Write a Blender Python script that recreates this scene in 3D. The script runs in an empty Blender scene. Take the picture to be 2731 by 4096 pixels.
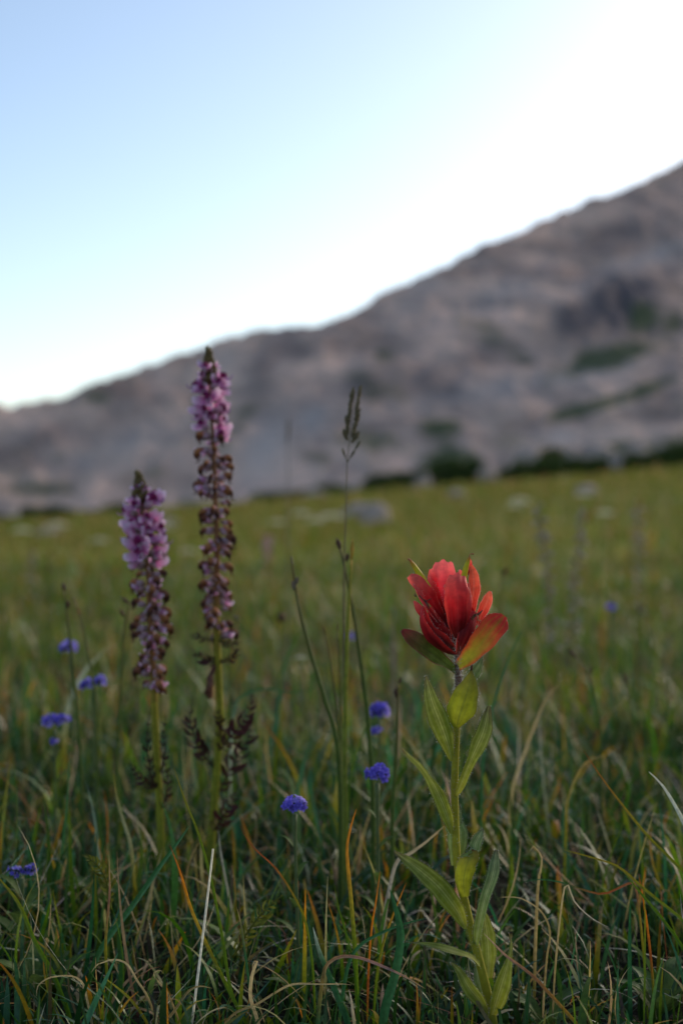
import bpy, math, random
import numpy as np
from mathutils import Vector, Matrix, noise as mnoise

# ------------------------------------------------------------------ camera, sky, sun, exposure
SC = bpy.context.scene
COL = SC.collection
H = 0.243                      # eye height above the meadow, metres
VF = math.radians(40)
F = 2048 / math.tan(VF / 2)    # focal length in photograph pixels
YP = 0.65                      # distance of the red flower

cam_d = bpy.data.cameras.new('camera')
cam = bpy.data.objects.new('camera', cam_d)
COL.objects.link(cam)
cam.location = (0, 0, H)
cam.rotation_euler = (math.pi / 2, 0, 0)
cam_d.sensor_fit = 'VERTICAL'
cam_d.sensor_height = 23.5
cam_d.sensor_width = 15.7
cam_d.lens = 23.5 / 2 / math.tan(VF / 2)
cam_d.clip_start = 0.01
cam_d.clip_end = 8000
cam_d.dof.use_dof = True
cam_d.dof.focus_distance = YP - 0.004
cam_d.dof.aperture_fstop = 4.6
SC.camera = cam

SUN_EL, SUN_AZ = math.radians(16), math.radians(45)     # behind the ridge, ahead and to the right
world = bpy.data.worlds.new('World')
SC.world = world
world.use_nodes = True
wn = world.node_tree.nodes
wl = world.node_tree.links
wn.clear()
sky = wn.new('ShaderNodeTexSky')
sky.sky_type = 'NISHITA'
sky.sun_disc = False
sky.sun_elevation = SUN_EL
sky.sun_rotation = SUN_AZ
sky.altitude = 1500
sky.air_density = 1.0
sky.dust_density = 4.5
sky.ozone_density = 1.0
bg = wn.new('ShaderNodeBackground')
bg.inputs['Strength'].default_value = 0.15
out = wn.new('ShaderNodeOutputWorld')
wl.new(sky.outputs[0], bg.inputs[0])
wl.new(bg.outputs[0], out.inputs[0])

sd = bpy.data.lights.new('sun', 'SUN')
sun = bpy.data.objects.new('sun', sd)
COL.objects.link(sun)
sd.energy = 2.6
sd.angle = math.radians(30)
sd.color = (1.0, 0.88, 0.72)
sdir = Vector((math.sin(SUN_AZ) * math.cos(SUN_EL), math.cos(SUN_AZ) * math.cos(SUN_EL), math.sin(SUN_EL)))
sun.rotation_euler = sdir.to_track_quat('Z', 'Y').to_euler()
sun.location = (20, 10, 30)

SC.view_settings.view_transform = 'Standard'
SC.view_settings.look = 'None'
SC.view_settings.exposure = 0.68
SC.view_settings.gamma = 1.0
SC.render.engine = 'CYCLES'

random.seed(7)
RNG = np.random.default_rng(11)

# ------------------------------------------------------------------ helpers
def P(px, py, Y):
    """photograph pixel + distance -> point"""
    return Vector(((px - 1365.5) * Y / F, Y, H - (py - 2048) * Y / F))

def sstep(a, b, x):
    t = np.clip((x - a) / (b - a), 0, 1)
    return t * t * (3 - 2 * t)

def G(x, y):
    """height of the meadow"""
    x = np.asarray(x, float); y = np.asarray(y, float)
    d = np.hypot(x, y)
    s = sstep(1.2, 14.0, d)
    xc = 55 * np.tanh(x / 55); yc = 70 * np.tanh(y / 70)
    z = s * (0.0810 * xc + 0.0165 * yc)
    b = 0.006 * np.sin(9.1 * x + 1.3) * np.sin(7.3 * y + .4) + 0.004 * np.sin(21 * x + 3 * y) * np.cos(17 * y - 4 * x)
    b = b + 0.02 * sstep(2, 5, d) * np.sin(1.9 * x + .6 * y) * np.cos(1.3 * y - .5)
    b = b + 0.06 * sstep(8, 20, d) * np.sin(.45 * x + 1.0) * np.cos(.37 * y)
    return z + b * (1 - sstep(60, 90, d))

def Gz(x, y):
    return float(G(x, y))

def cr(pts, n):
    """Catmull-Rom resample of a list of vectors / tuples to n+1 samples"""
    p = np.array([tuple(q) for q in pts], float)
    if len(p) == 2:
        t = np.linspace(0, 1, n + 1)[:, None]
        return p[0] * (1 - t) + p[1] * t
    p = np.vstack([2 * p[0] - p[1], p, 2 * p[-1] - p[-2]])
    m = len(p) - 3
    seg = np.linalg.norm(np.diff(p[1:-1], axis=0), axis=1)
    cum = np.concatenate([[0], np.cumsum(seg)]); cum /= cum[-1]
    outp = []
    for t in np.linspace(0, 1, n + 1):
        i = min(np.searchsorted(cum, t, side='right') - 1, m - 1)
        u = (t - cum[i]) / max(cum[i + 1] - cum[i], 1e-9)
        a, b, c, d = p[i], p[i + 1], p[i + 2], p[i + 3]
        outp.append(.5 * ((2 * b) + (c - a) * u + (2 * a - 5 * b + 4 * c - d) * u * u + (3 * b - a - 3 * c + d) * u ** 3))
    return np.array(outp)

def prof(tab, t):
    return np.interp(t, [a for a, _ in tab], [b for _, b in tab])

def mesh(name, V, Fc, uv=None, col=None, smooth=True):
    me = bpy.data.meshes.new(name)
    V = np.asarray(V, np.float32); Fc = np.asarray(Fc, np.int32)
    k = Fc.shape[1]
    me.vertices.add(len(V)); me.vertices.foreach_set('co', V.ravel())
    me.loops.add(Fc.size); me.loops.foreach_set('vertex_index', Fc.ravel())
    me.polygons.add(len(Fc))
    me.polygons.foreach_set('loop_start', np.arange(0, Fc.size, k, dtype=np.int32))
    me.polygons.foreach_set('loop_total', np.full(len(Fc), k, np.int32))
    me.polygons.foreach_set('use_smooth', np.full(len(Fc), smooth, bool))
    me.update(calc_edges=True)
    if uv is not None:
        l = me.uv_layers.new(name='UVMap')
        l.data.foreach_set('uv', np.asarray(uv, np.float32)[Fc.ravel()].ravel())
    if col is not None:
        a = me.attributes.new('Col', 'FLOAT_COLOR', 'POINT')
        c = np.ones((len(V), 4), np.float32); c[:, :3] = col
        a.data.foreach_set('color', c.ravel())
    me.validate()
    return me

def ob(name, me, mat=None, parent=None, label=None, cat=None, group=None, kind=None):
    o = bpy.data.objects.new(name, me)
    COL.objects.link(o)
    if mat is not None and me is not None and len(me.materials) == 0:
        me.materials.append(mat)
    if parent is not None:
        o.parent = parent
    if label: o['label'] = label
    if cat: o['category'] = cat
    if group: o['group'] = group
    if kind: o['kind'] = kind
    return o

def empty(name, loc, label, cat, group=None):
    o = ob(name, None, None, None, label, cat, group)
    o.location = loc
    o.empty_display_size = .02
    return o

def grid_faces(nu, nv, wrap=False):
    """(nu+1) rows of nv(+1) verts"""
    w = nv if wrap else nv + 1
    f = []
    for i in range(nu):
        for j in range(nv):
            j2 = (j + 1) % w
            f.append((i * w + j, i * w + j2, (i + 1) * w + j2, (i + 1) * w + j))
    return f

def tube_geo(pts, radii, n=16, m=8):
    """swept tube, radii list of (t, r)"""
    c = cr(pts, n)
    T = np.gradient(c, axis=0); T /= np.linalg.norm(T, axis=1)[:, None] + 1e-12
    ref = np.array([0, -1., 0.]) if abs(T[0][1]) < .9 else np.array([1., 0, 0])
    V = []; UV = []
    for i in range(n + 1):
        s = np.cross(T[i], ref); s /= np.linalg.norm(s) + 1e-12
        b = np.cross(s, T[i]); ref = b
        r = prof(radii, i / n)
        for j in range(m):
            a = 2 * math.pi * j / m
            V.append(c[i] + r * (math.cos(a) * s + math.sin(a) * b)); UV.append((j / m, i / n))
    fc = grid_faces(n, m, True)
    # caps
    k = len(V); V.append(c[0]); UV.append((.5, 0)); V.append(c[-1]); UV.append((.5, 1))
    for j in range(m):
        j2 = (j + 1) % m
        fc.append((k, j2, j, j)); fc.append((k + 1, n * m + j, n * m + j2, n * m + j2))
    return np.array(V), fc, np.array(UV)

def quads(fc):
    """mix of quads and degenerate caps -> triangles"""
    t = []
    for f in fc:
        a, b, c, d = f
        t.append((a, b, c))
        if d != c: t.append((a, c, d))
    return t

def tube(name, pts, radii, mat, parent=None, n=16, m=8, **kw):
    pts = [Vector(p) for p in pts]
    o0 = Vector((0, 0, 0)); q = parent
    while q is not None:
        o0 = o0 + q.location; q = q.parent
    V, fc, uv = tube_geo([p - o0 for p in pts], radii, n, m)
    return ob(name, mesh(name, V, quads(fc), uv), mat, parent, **kw)

def leaf_geo(pts, width, wprof, normal=(0, -1, 0), roll=0.0, cup=0.0, nu=18, nv=8, wav=0.0, lobes=0.0, ripple=0.0, mid=0.0, seed=0, rolls=None):
    rs = random.Random(seed)
    c = cr(pts, nu)
    T = np.gradient(c, axis=0); T /= np.linalg.norm(T, axis=1)[:, None] + 1e-12
    nrm = np.array(normal, float); nrm /= np.linalg.norm(nrm)
    L = np.linalg.norm(np.diff(c, axis=0), axis=1).sum()
    ph = rs.uniform(0, 6.28); ph2 = rs.uniform(0, 6.28); fr = rs.uniform(9, 14)
    V = []; UV = []
    for i in range(nu + 1):
        t = i / nu
        s = np.cross(T[i], nrm); s /= np.linalg.norm(s) + 1e-12
        n = np.cross(s, T[i])
        a = roll if rolls is None else prof(rolls, t)
        a = math.radians(a)
        s, n = s * math.cos(a) + n * math.sin(a), n * math.cos(a) - s * math.sin(a)
        w = width * prof(wprof, t) / 2
        for j in range(nv + 1):
            v = -1 + 2 * j / nv
            cu = cup * v * v
            ca = v * (1 - .25 * min(abs(cup), 1) * v * v)
            p = c[i] + s * ca * w + n * (cu * w + ripple * w * math.cos(3 * math.pi * v) * min(1, 2 * t) - mid * w * math.exp(-(v / .22) ** 2))
            if wav:
                p = p + n * wav * w * abs(v) ** 1.5 * math.sin(fr * t + (ph if v > 0 else ph2)) + s * wav * .5 * w * v * math.sin(fr * 1.7 * t + ph2 * (1 if v > 0 else 2))
            if lobes:
                k = max(0., (t - .5) / .5) ** 2
                p = p - T[i] * lobes * L * k * (1.0 * v ** 4 + .35 * v * v + .22 * (1 - math.cos(3 * math.pi * v + .5)))
            V.append(p); UV.append((j / nv, t))
    return np.array(V), grid_faces(nu, nv), np.array(UV)

def leaf(name, pts, width, wprof, mat, parent, **kw):
    o0 = parent.location if parent is not None else Vector((0, 0, 0))
    lab = kw.pop('label', None)
    V, fc, uv = leaf_geo([Vector(p) - o0 for p in pts], width, wprof, **kw)
    return ob(name, mesh(name, V, fc, uv), mat, parent, lab)

# ------------------------------------------------------------------ materials
MATS = {}
def nt(name):
    m = bpy.data.materials.new(name); m.use_nodes = True
    t = m.node_tree; t.nodes.clear()
    o = t.nodes.new('ShaderNodeOutputMaterial')
    MATS[name] = m
    return m, t, o

def N(t, typ, **kw):
    n = t.nodes.new(typ)
    for k, v in kw.items():
        if k.startswith('i_'):
            n.inputs[int(k[2:]) if k[2:].isdigit() else k[2:]].default_value = v
        else:
            setattr(n, k, v)
    return n

def ramp(t, stops, interp='LINEAR'):
    r = t.nodes.new('ShaderNodeValToRGB')
    e = r.color_ramp.elements
    r.color_ramp.interpolation = interp
    while len(e) < len(stops): e.new(.5)
    for el, (p, c) in zip(e, stops):
        el.position = p
        el.color = (*c, 1) if len(c) == 3 else c
    return r

def mixc(t, fac, a, b, blend='MIX'):
    m = t.nodes.new('ShaderNodeMix'); m.data_type = 'RGBA'; m.blend_type = blend
    for s, v in ((0, fac), (6, a), (7, b)):
        if hasattr(v, 'links') or hasattr(v, 'is_linked'):
            t.links.new(v, m.inputs[s])
        else:
            m.inputs[s].default_value = v if s == 0 else (*v, 1)
    return m.outputs[2]

def math_(t, op, a, b=None, clamp=False):
    m = t.nodes.new('ShaderNodeMath'); m.operation = op; m.use_clamp = clamp
    for i, v in enumerate((a, b)):
        if v is None: continue
        if hasattr(v, 'is_linked'): t.links.new(v, m.inputs[i])
        else: m.inputs[i].default_value = v
    return m.outputs[0]

def finish_thin(t, o, col, trans=.35, rough=.5, spec=.3, tcol=None, bump=None, tboost=1.0):
    b = N(t, 'ShaderNodeBsdfPrincipled')
    b.inputs['Roughness'].default_value = rough
    b.inputs['Specular IOR Level'].default_value = spec
    t.links.new(col, b.inputs['Base Color'])
    tr = N(t, 'ShaderNodeBsdfTranslucent')
    t.links.new(tcol if tcol is not None else col, tr.inputs[0])
    if bump is not None:
        t.links.new(bump, b.inputs['Normal'])
    mx = N(t, 'ShaderNodeMixShader'); mx.inputs[0].default_value = trans
    t.links.new(b.outputs[0], mx.inputs[1]); t.links.new(tr.outputs[0], mx.inputs[2])
    t.links.new(mx.outputs[0], o.inputs[0])

def plant_mat(name, stops, edge=None, edge_amt=.0, edge_start=.55, vein=None, vein_amt=.4, veins=3, trans=.35, rough=.5, mott=.25, spec=.14, tsat=None, noise_scale=350.):
    """stops: colour along the leaf, base -> tip; edge: colour of the margin; vein: colour of lengthwise veins"""
    m, t, o = nt(name)
    uv = N(t, 'ShaderNodeUVMap')
    sep = N(t, 'ShaderNodeSeparateXYZ'); t.links.new(uv.outputs[0], sep.inputs[0])
    u, v = sep.outputs[0], sep.outputs[1]
    tc = N(t, 'ShaderNodeTexCoord')
    nz = N(t, 'ShaderNodeTexNoise', i_Scale=noise_scale, i_Detail=4.)
    t.links.new(tc.outputs['Object'], nz.inputs['Vector'])
    nz2 = N(t, 'ShaderNodeTexNoise', i_Scale=noise_scale * .3, i_Detail=3.)
    t.links.new(tc.outputs['Object'], nz2.inputs['Vector'])
    vv = math_(t, 'ADD', v, math_(t, 'MULTIPLY', math_(t, 'SUBTRACT', nz2.outputs[0], .5), .18))
    r = ramp(t, stops); t.links.new(vv, r.inputs[0])
    c = r.outputs[0]
    au = math_(t, 'ABSOLUTE', math_(t, 'SUBTRACT', math_(t, 'MULTIPLY', u, 2.), 1.))
    if vein is not None:
        # fine lengthwise veins plus the midrib
        w = math_(t, 'SINE', math_(t, 'MULTIPLY', au, math.pi * veins))
        w = math_(t, 'POWER', math_(t, 'ABSOLUTE', w), 6.)
        mid = math_(t, 'SUBTRACT', 1., math_(t, 'MULTIPLY', au, 7.), True)
        vm = math_(t, 'MAXIMUM', math_(t, 'MULTIPLY', w, .45), mid)
        c = mixc(t, math_(t, 'MULTIPLY', vm, vein_amt), c, vein)
    if edge is not None:
        e = N(t, 'ShaderNodeMapRange'); e.inputs[1].default_value = edge_start; e.inputs[2].default_value = 1.0
        t.links.new(math_(t, 'ADD', au, math_(t, 'MULTIPLY', math_(t, 'SUBTRACT', nz2.outputs[0], .5), .5)), e.inputs[0])
        c = mixc(t, math_(t, 'MULTIPLY', e.outputs[0], edge_amt), c, edge)
    mr = N(t, 'ShaderNodeMapRange'); mr.inputs[1].default_value = .3; mr.inputs[2].default_value = .7
    mr.inputs[3].default_value = 1 - mott; mr.inputs[4].default_value = 1 + mott
    t.links.new(nz.outputs[0], mr.inputs[0])
    cc = N(t, 'ShaderNodeCombineColor')
    for k in range(3): t.links.new(mr.outputs[0], cc.inputs[k])
    c = mixc(t, 1., c, cc.outputs[0], 'MULTIPLY')
    # relief of the veins
    hgt = math_(t, 'ADD', math_(t, 'MULTIPLY', math_(t, 'SINE', math_(t, 'MULTIPLY', u, 34.)), .5), math_(t, 'MULTIPLY', nz.outputs[0], 1.2))
    bp = N(t, 'ShaderNodeBump', i_Strength=.35, i_Distance=.0003); t.links.new(hgt, bp.inputs['Height'])
    finish_thin(t, o, c, trans, rough, spec, None, bp.outputs[0])
    return m

def plain_mat(name, col, col2=None, scale=200., trans=0., rough=.6, spec=.3, bump=0.):
    m, t, o = nt(name)
    tc = N(t, 'ShaderNodeTexCoord')
    nz = N(t, 'ShaderNodeTexNoise', i_Scale=scale, i_Detail=4.)
    t.links.new(tc.outputs['Object'], nz.inputs['Vector'])
    r = ramp(t, [(.3, col), (.7, col2 or col)]); t.links.new(nz.outputs[0], r.inputs[0])
    bn = None
    if bump:
        bp = N(t, 'ShaderNodeBump', i_Strength=.6, i_Distance=bump); t.links.new(nz.outputs[0], bp.inputs['Height']); bn = bp.outputs[0]
    finish_thin(t, o, r.outputs[0], trans, rough, spec, None, bn)
    return m

def col_mat(name, trans=.40, rough=.40, spec=.42, nscale=500., amt=.25):
    """blades: colour comes from the blade's own colour attribute, with fine streaks"""
    m, t, o = nt(name)
    a = N(t, 'ShaderNodeAttribute'); a.attribute_name = 'Col'
    tc = N(t, 'ShaderNodeTexCoord')
    nz = N(t, 'ShaderNodeTexNoise', i_Scale=nscale, i_Detail=3.)
    t.links.new(tc.outputs['Object'], nz.inputs['Vector'])
    mr = N(t, 'ShaderNodeMapRange'); mr.inputs[1].default_value = .3; mr.inputs[2].default_value = .7
    mr.inputs[3].default_value = 1 - amt; mr.inputs[4].default_value = 1 + amt
    t.links.new(nz.outputs[0], mr.inputs[0])
    cc = N(t, 'ShaderNodeCombineColor')
    for k in range(3): t.links.new(mr.outputs[0], cc.inputs[k])
    c = mixc(t, 1., a.outputs[0], cc.outputs[0], 'MULTIPLY')
    finish_thin(t, o, c, trans, rough, spec)
    return m

M_blade = col_mat('grass_blade')
M_far = col_mat('far_grass', trans=.34, rough=.6, spec=.15, nscale=20.)

GREEN_A, GREEN_B, OLIVE, TEAL = (.052, .118, .006), (.105, .175, .008), (.225, .190, .012), (.032, .118, .040)
STRAW, STRAW2, ORANGE, RUST, PURP = (.56, .42, .20), (.38, .27, .10), (.66, .20, .010), (.30, .075, .015), (.11, .05, .045)

# ------------------------------------------------------------------ ground
def build_ground():
    radii = np.concatenate([[0.02], np.geomspace(.12, 3500, 170)])
    na = 240
    ang = np.linspace(0, 2 * math.pi, na, endpoint=False)
    R, A = np.meshgrid(radii, ang, indexing='ij')
    X = R * np.sin(A); Y = R * np.cos(A)
    Z = G(X, Y)
    V = np.stack([X, Y, Z], -1).reshape(-1, 3)
    i = np.arange(len(radii) - 1)[:, None]; j = np.arange(na)[None]
    j2 = (j + 1) % na
    fc = np.stack([i * na + j, (i + 1) * na + j, (i + 1) * na + j2, i * na + j2], -1).reshape(-1, 4)
    m, t, o = nt('meadow_soil')
    tc = N(t, 'ShaderNodeTexCoord')
    n1 = N(t, 'ShaderNodeTexNoise', i_Scale=60., i_Detail=6.); t.links.new(tc.outputs['Object'], n1.inputs['Vector'])
    n2 = N(t, 'ShaderNodeTexNoise', i_Scale=.35, i_Detail=5.); t.links.new(tc.outputs['Object'], n2.inputs['Vector'])
    n3 = N(t, 'ShaderNodeTexNoise', i_Scale=3.0, i_Detail=5.); t.links.new(tc.outputs['Object'], n3.inputs['Vector'])
    soil = ramp(t, [(.3, (.009, .008, .004)), (.55, (.018, .016, .008)), (.75, (.045, .036, .018))]); t.links.new(n1.outputs[0], soil.inputs[0])
    turf = ramp(t, [(.3, (.10, .125, .016)), (.5, (.21, .19, .025)), (.7, (.30, .24, .045))]); t.links.new(n2.outputs[0], turf.inputs[0])
    turf2 = mixc(t, .35, turf.outputs[0], n3.outputs[1], 'SOFT_LIGHT')
    # thick turf covers the soil away from the trodden spot where one stands
    ln = N(t, 'ShaderNodeVectorMath', operation='LENGTH'); t.links.new(tc.outputs['Object'], ln.inputs[0])
    mr = N(t, 'ShaderNodeMapRange'); mr.inputs[1].default_value = 1.2; mr.inputs[2].default_value = 6.0
    t.links.new(ln.outputs['Value'], mr.inputs[0])
    c = mixc(t, mr.outputs[0], soil.outputs[0], turf2)
    b = N(t, 'ShaderNodeBsdfPrincipled', i_Roughness=.95); b.inputs['Specular IOR Level'].default_value = .1
    t.links.new(c, b.inputs['Base Color'])
    bp = N(t, 'ShaderNodeBump', i_Strength=.8, i_Distance=.01); t.links.new(n1.outputs[0], bp.inputs['Height'])
    t.links.new(bp.outputs[0], b.inputs['Normal'])
    t.links.new(b.outputs[0], o.inputs[0])
    ob('meadow_ground', mesh('meadow_ground', V, fc), m, kind='structure')
build_ground()

# ------------------------------------------------------------------ mountain
RIDGE = [(-9000, 2010), (-5000, 1930), (-2000, 1790), (-700, 1710), (0, 1641), (261, 1581), (522, 1480), (697, 1419), (820, 1376), (906, 1342), (1000, 1328), (1080, 1318), (1200, 1312),
         (1280, 1306), (1340, 1282), (1394, 1250), (1460, 1222), (1533, 1170), (1640, 1118), (1742, 1076), (1830, 1030), (1916, 984), (2010, 950), (2090, 923), (2160, 880), (2230, 845),
         (2340, 805), (2439, 775), (2500, 752), (2543, 740), (2640, 690), (2731, 636), (3000, 520), (3600, 300), (4500, 60), (6000, -250), (9000, -400), (14000, -200)]
def build_mountain():
    cols = np.concatenate([np.linspace(-9000, -400, 50)[:-1], np.linspace(-400, 3200, 300), np.linspace(3200, 14000, 70)[1:]])
    rows = 170
    rx = np.array([a for a, _ in RIDGE], float); ry = np.array([b for _, b in RIDGE], float)
    re = np.interp(cols, rx, ry)
    V = np.zeros((rows + 12, len(cols), 3)); veg = np.zeros((rows + 12, len(cols))); crag = np.zeros_like(veg); pale = np.zeros_like(veg)
    blobsV = [(2420, 1440, 260, 55, -.25, 1.1), (2560, 1290, 120, 60, -.7, .8), (2380, 1625, 200, 28, -.28, 1.3), (2600, 1545, 130, 25, -.35, 1.), (1800, 1850, 160, 45, 0, .8), (2700, 1280, 60, 60, -.8, .8),
              (1750, 1700, 90, 35, -.2, .5), (1250, 1830, 160, 35, .1, .6), (560, 1900, 150, 40, -.1, .6), (250, 1830, 60, 30, 0, .7), (960, 1700, 70, 30, -.3, .5), (400, 1600, 60, 40, .2, .5), (1450, 1760, 130, 50, .1, .7),
              (2050, 1770, 80, 60, .4, .6), (120, 1960, 200, 40, 0, .5), (2560, 1790, 260, 45, -.1, 1.0), (1540, 1410, 40, 30, 0, .45), (2100, 1450, 50, 30, 0, .5), (700, 1500, 60, 40, 0, .4), (1000, 1640, 60, 30, -.3, .5)]
    blobsC = [(2480, 1215, 150, 110, -.5, 1.5), (2320, 1290, 130, 80, -.3, 1.2), (1450, 1540, 70, 40, -.2, 1.0), (1170, 1400, 120, 45, .1, .7), (2560, 1130, 90, 60, 0, .5), (1960, 1400, 110, 40, -.3, .6), (2500, 920, 200, 80, -.4, .6),
              (1050, 1480, 60, 90, .3, .5), (180, 1750, 140, 50, -.2, .5), (1700, 1500, 60, 40, 0, .5), (2350, 1000, 160, 60, -.3, .5), (1800, 1560, 60, 40, 0, .5)]
    blobsP = [(1060, 1800, 90, 170, .5, .9), (560, 1760, 200, 60, -.3, .5), (1960, 1560, 260, 50, -.15, .7), (2300, 1500, 250, 40, -.2, .7), (2560, 1050, 220, 40, -.4, .8), (1650, 1180, 160, 60, -.5, .5),
              (900, 1450, 120, 60, .8, .4), (2000, 1180, 220, 60, -.4, .5), (300, 1850, 140, 40, 0, .5), (1250, 1680, 90, 60, -.6, .8), (2250, 1750, 90, 40, 0, .9)]
    def blob(lst, px, py):
        s = np.zeros_like(px)
        for cx, cy, a, b, r, k in lst:
            dx, dy = px - cx, py - cy
            u = (dx * math.cos(r) + dy * math.sin(r)) / a; w = (-dx * math.sin(r) + dy * math.cos(r)) / b
            s = np.maximum(s, k * np.exp(-(u * u + w * w)))
        return s
    for ci, px in enumerate(cols):
        az = math.atan((px - 1365.5) / F) if abs(px) < 3e4 else 0
        tx = (px - 1365.5) / F
        e = (2048 - re[ci]) / F
        D0 = 150.0
        zb = Gz(tx * D0, D0) - 1.5
        D1 = max(D0 + 12, (.50 * D0 - zb + H) / (.50 - min(e, .36)))
        zr = H + e * D1
        for r in range(rows + 12):
            if r < rows:
                t = r / (rows - 1)
                y = D0 + (D1 - D0) * t
                z = zb + (zr - zb) * (.55 * t + .45 * t ** 1.5) if t < 1 else zr
            else:
                t = 1 + (r - rows + 1) / 12
                y = D1 + (t - 1) * 160
                z = zr - (t - 1) ** 1.3 * (zr - zb + 8)
            x = tx * y
            p = Vector((x * .022, y * .022, 3.1))
            f1 = mnoise.fractal(p, .9, 2.1, 5)
            f2 = mnoise.fractal(Vector((x * .12, y * .12, 9.7)), .7, 2.2, 4)
            f3 = mnoise.noise(Vector((x * .7, y * .7, 1.7)))
            k = min(1, t * 5) * (1 if t > 1 else (1 - .8 * max(0, (t - .75) / .25)))
            dz = k * (1.9 * f1 + 1.0 * f2) + min(1, t * 8) * .30 * f3 + (.40 * f2 + .25 * f3 if t > .9 else 0)
            V[r, ci] = (x, y, z + dz)
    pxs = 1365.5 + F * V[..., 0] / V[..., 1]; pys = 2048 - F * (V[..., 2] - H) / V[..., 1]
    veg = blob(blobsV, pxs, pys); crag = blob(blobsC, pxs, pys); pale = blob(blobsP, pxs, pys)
    # outcrops stand proud of the scree
    for r in range(rows):
        for ci in range(len(cols)):
            if crag[r, ci] > .15:
                x, y, z = V[r, ci]
                V[r, ci, 2] += min(1., crag[r, ci]) * (1.6 * abs(mnoise.noise(Vector((x * .16, y * .05, 2.)))) + .9 * mnoise.noise(Vector((x * .45, y * .2, 5.))))
    V[..., 1] = V[..., 1]
    nC = len(cols)
    i = np.arange(rows + 11)[:, None]; j = np.arange(nC - 1)[None]
    fc = np.stack([i * nC + j, i * nC + j + 1, (i + 1) * nC + j + 1, (i + 1) * nC + j], -1).reshape(-1, 4)
    col = np.stack([np.clip(veg, 0, 1), np.clip(crag, 0, 1), np.clip(pale, 0, 1)], -1).reshape(-1, 3)
    m, t, o = nt('scree_slope')
    tc = N(t, 'ShaderNodeTexCoord')
    mp = N(t, 'ShaderNodeMapping'); mp.inputs['Scale'].default_value = (1., .5, 1.); t.links.new(tc.outputs['Object'], mp.inputs[0])
    mp2 = N(t, 'ShaderNodeMapping'); mp2.inputs['Rotation'].default_value = (0, math.radians(32), 0); mp2.inputs['Scale'].default_value = (.30, .4, 1.1); t.links.new(tc.outputs['Object'], mp2.inputs[0])
    gl = N(t, 'ShaderNodeTexNoise', i_Scale=.20, i_Detail=5.); t.links.new(mp2.outputs[0], gl.inputs['Vector'])
    def nz(sc, det=5., rough=.55):
        n = N(t, 'ShaderNodeTexNoise', i_Scale=sc, i_Detail=det, i_Roughness=rough); t.links.new(mp.outputs[0], n.inputs['Vector']); return n.outputs[0]
    a = N(t, 'ShaderNodeAttribute'); a.attribute_name = 'Col'
    sp = N(t, 'ShaderNodeSeparateColor'); t.links.new(a.outputs[0], sp.inputs[0])
    nA, nB, nC_, nD = nz(.04), nz(.15), nz(.7, 6., .65), nz(.10)
    rk = ramp(t, [(.30, (.43, .31, .26)), (.5, (.56, .405, .335)), (.70, (.66, .475, .36))]); t.links.new(nA, rk.inputs[0])
    rk2 = ramp(t, [(.25, (.29, .225, .20)), (.5, (.49, .365, .305)), (.75, (.66, .50, .41))]); t.links.new(nC_, rk2.inputs[0])
    c = mixc(t, .5, rk.outputs[0], rk2.outputs[0])
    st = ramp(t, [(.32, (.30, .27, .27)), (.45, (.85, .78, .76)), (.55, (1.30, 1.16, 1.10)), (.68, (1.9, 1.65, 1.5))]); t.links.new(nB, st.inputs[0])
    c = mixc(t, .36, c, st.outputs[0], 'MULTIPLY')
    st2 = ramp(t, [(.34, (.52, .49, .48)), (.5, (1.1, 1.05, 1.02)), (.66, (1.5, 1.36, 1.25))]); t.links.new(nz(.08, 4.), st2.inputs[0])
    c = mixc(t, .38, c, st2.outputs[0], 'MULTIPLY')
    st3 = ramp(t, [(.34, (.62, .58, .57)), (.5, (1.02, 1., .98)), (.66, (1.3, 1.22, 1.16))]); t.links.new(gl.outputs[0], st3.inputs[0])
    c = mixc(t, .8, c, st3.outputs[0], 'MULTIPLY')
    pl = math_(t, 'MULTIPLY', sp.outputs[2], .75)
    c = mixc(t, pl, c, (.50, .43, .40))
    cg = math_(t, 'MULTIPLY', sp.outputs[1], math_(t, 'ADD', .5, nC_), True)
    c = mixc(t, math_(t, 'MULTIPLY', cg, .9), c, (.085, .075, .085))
    # turf patches with ragged edges
    gv = math_(t, 'ADD', math_(t, 'MULTIPLY', sp.outputs[0], 1.3), math_(t, 'ADD', math_(t, 'MULTIPLY', math_(t, 'SUBTRACT', nC_, .5), 1.1), math_(t, 'MULTIPLY', math_(t, 'SUBTRACT', nD, .53), 3.6)))
    g = N(t, 'ShaderNodeMapRange'); g.inputs[1].default_value = .25; g.inputs[2].default_value = .85; t.links.new(gv, g.inputs[0])
    c = mixc(t, math_(t, 'MULTIPLY', g.outputs[0], .9), c, (.070, .092, .038))
    b = N(t, 'ShaderNodeBsdfPrincipled', i_Roughness=.95); b.inputs['Specular IOR Level'].default_value = .15
    t.links.new(c, b.inputs['Base Color'])
    bp = N(t, 'ShaderNodeBump', i_Strength=1., i_Distance=.8); t.links.new(nC_, bp.inputs['Height']); t.links.new(bp.outputs[0], b.inputs['Normal'])
    t.links.new(b.outputs[0], o.inputs[0])
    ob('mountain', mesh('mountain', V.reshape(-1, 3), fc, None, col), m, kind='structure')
build_mountain()

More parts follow.
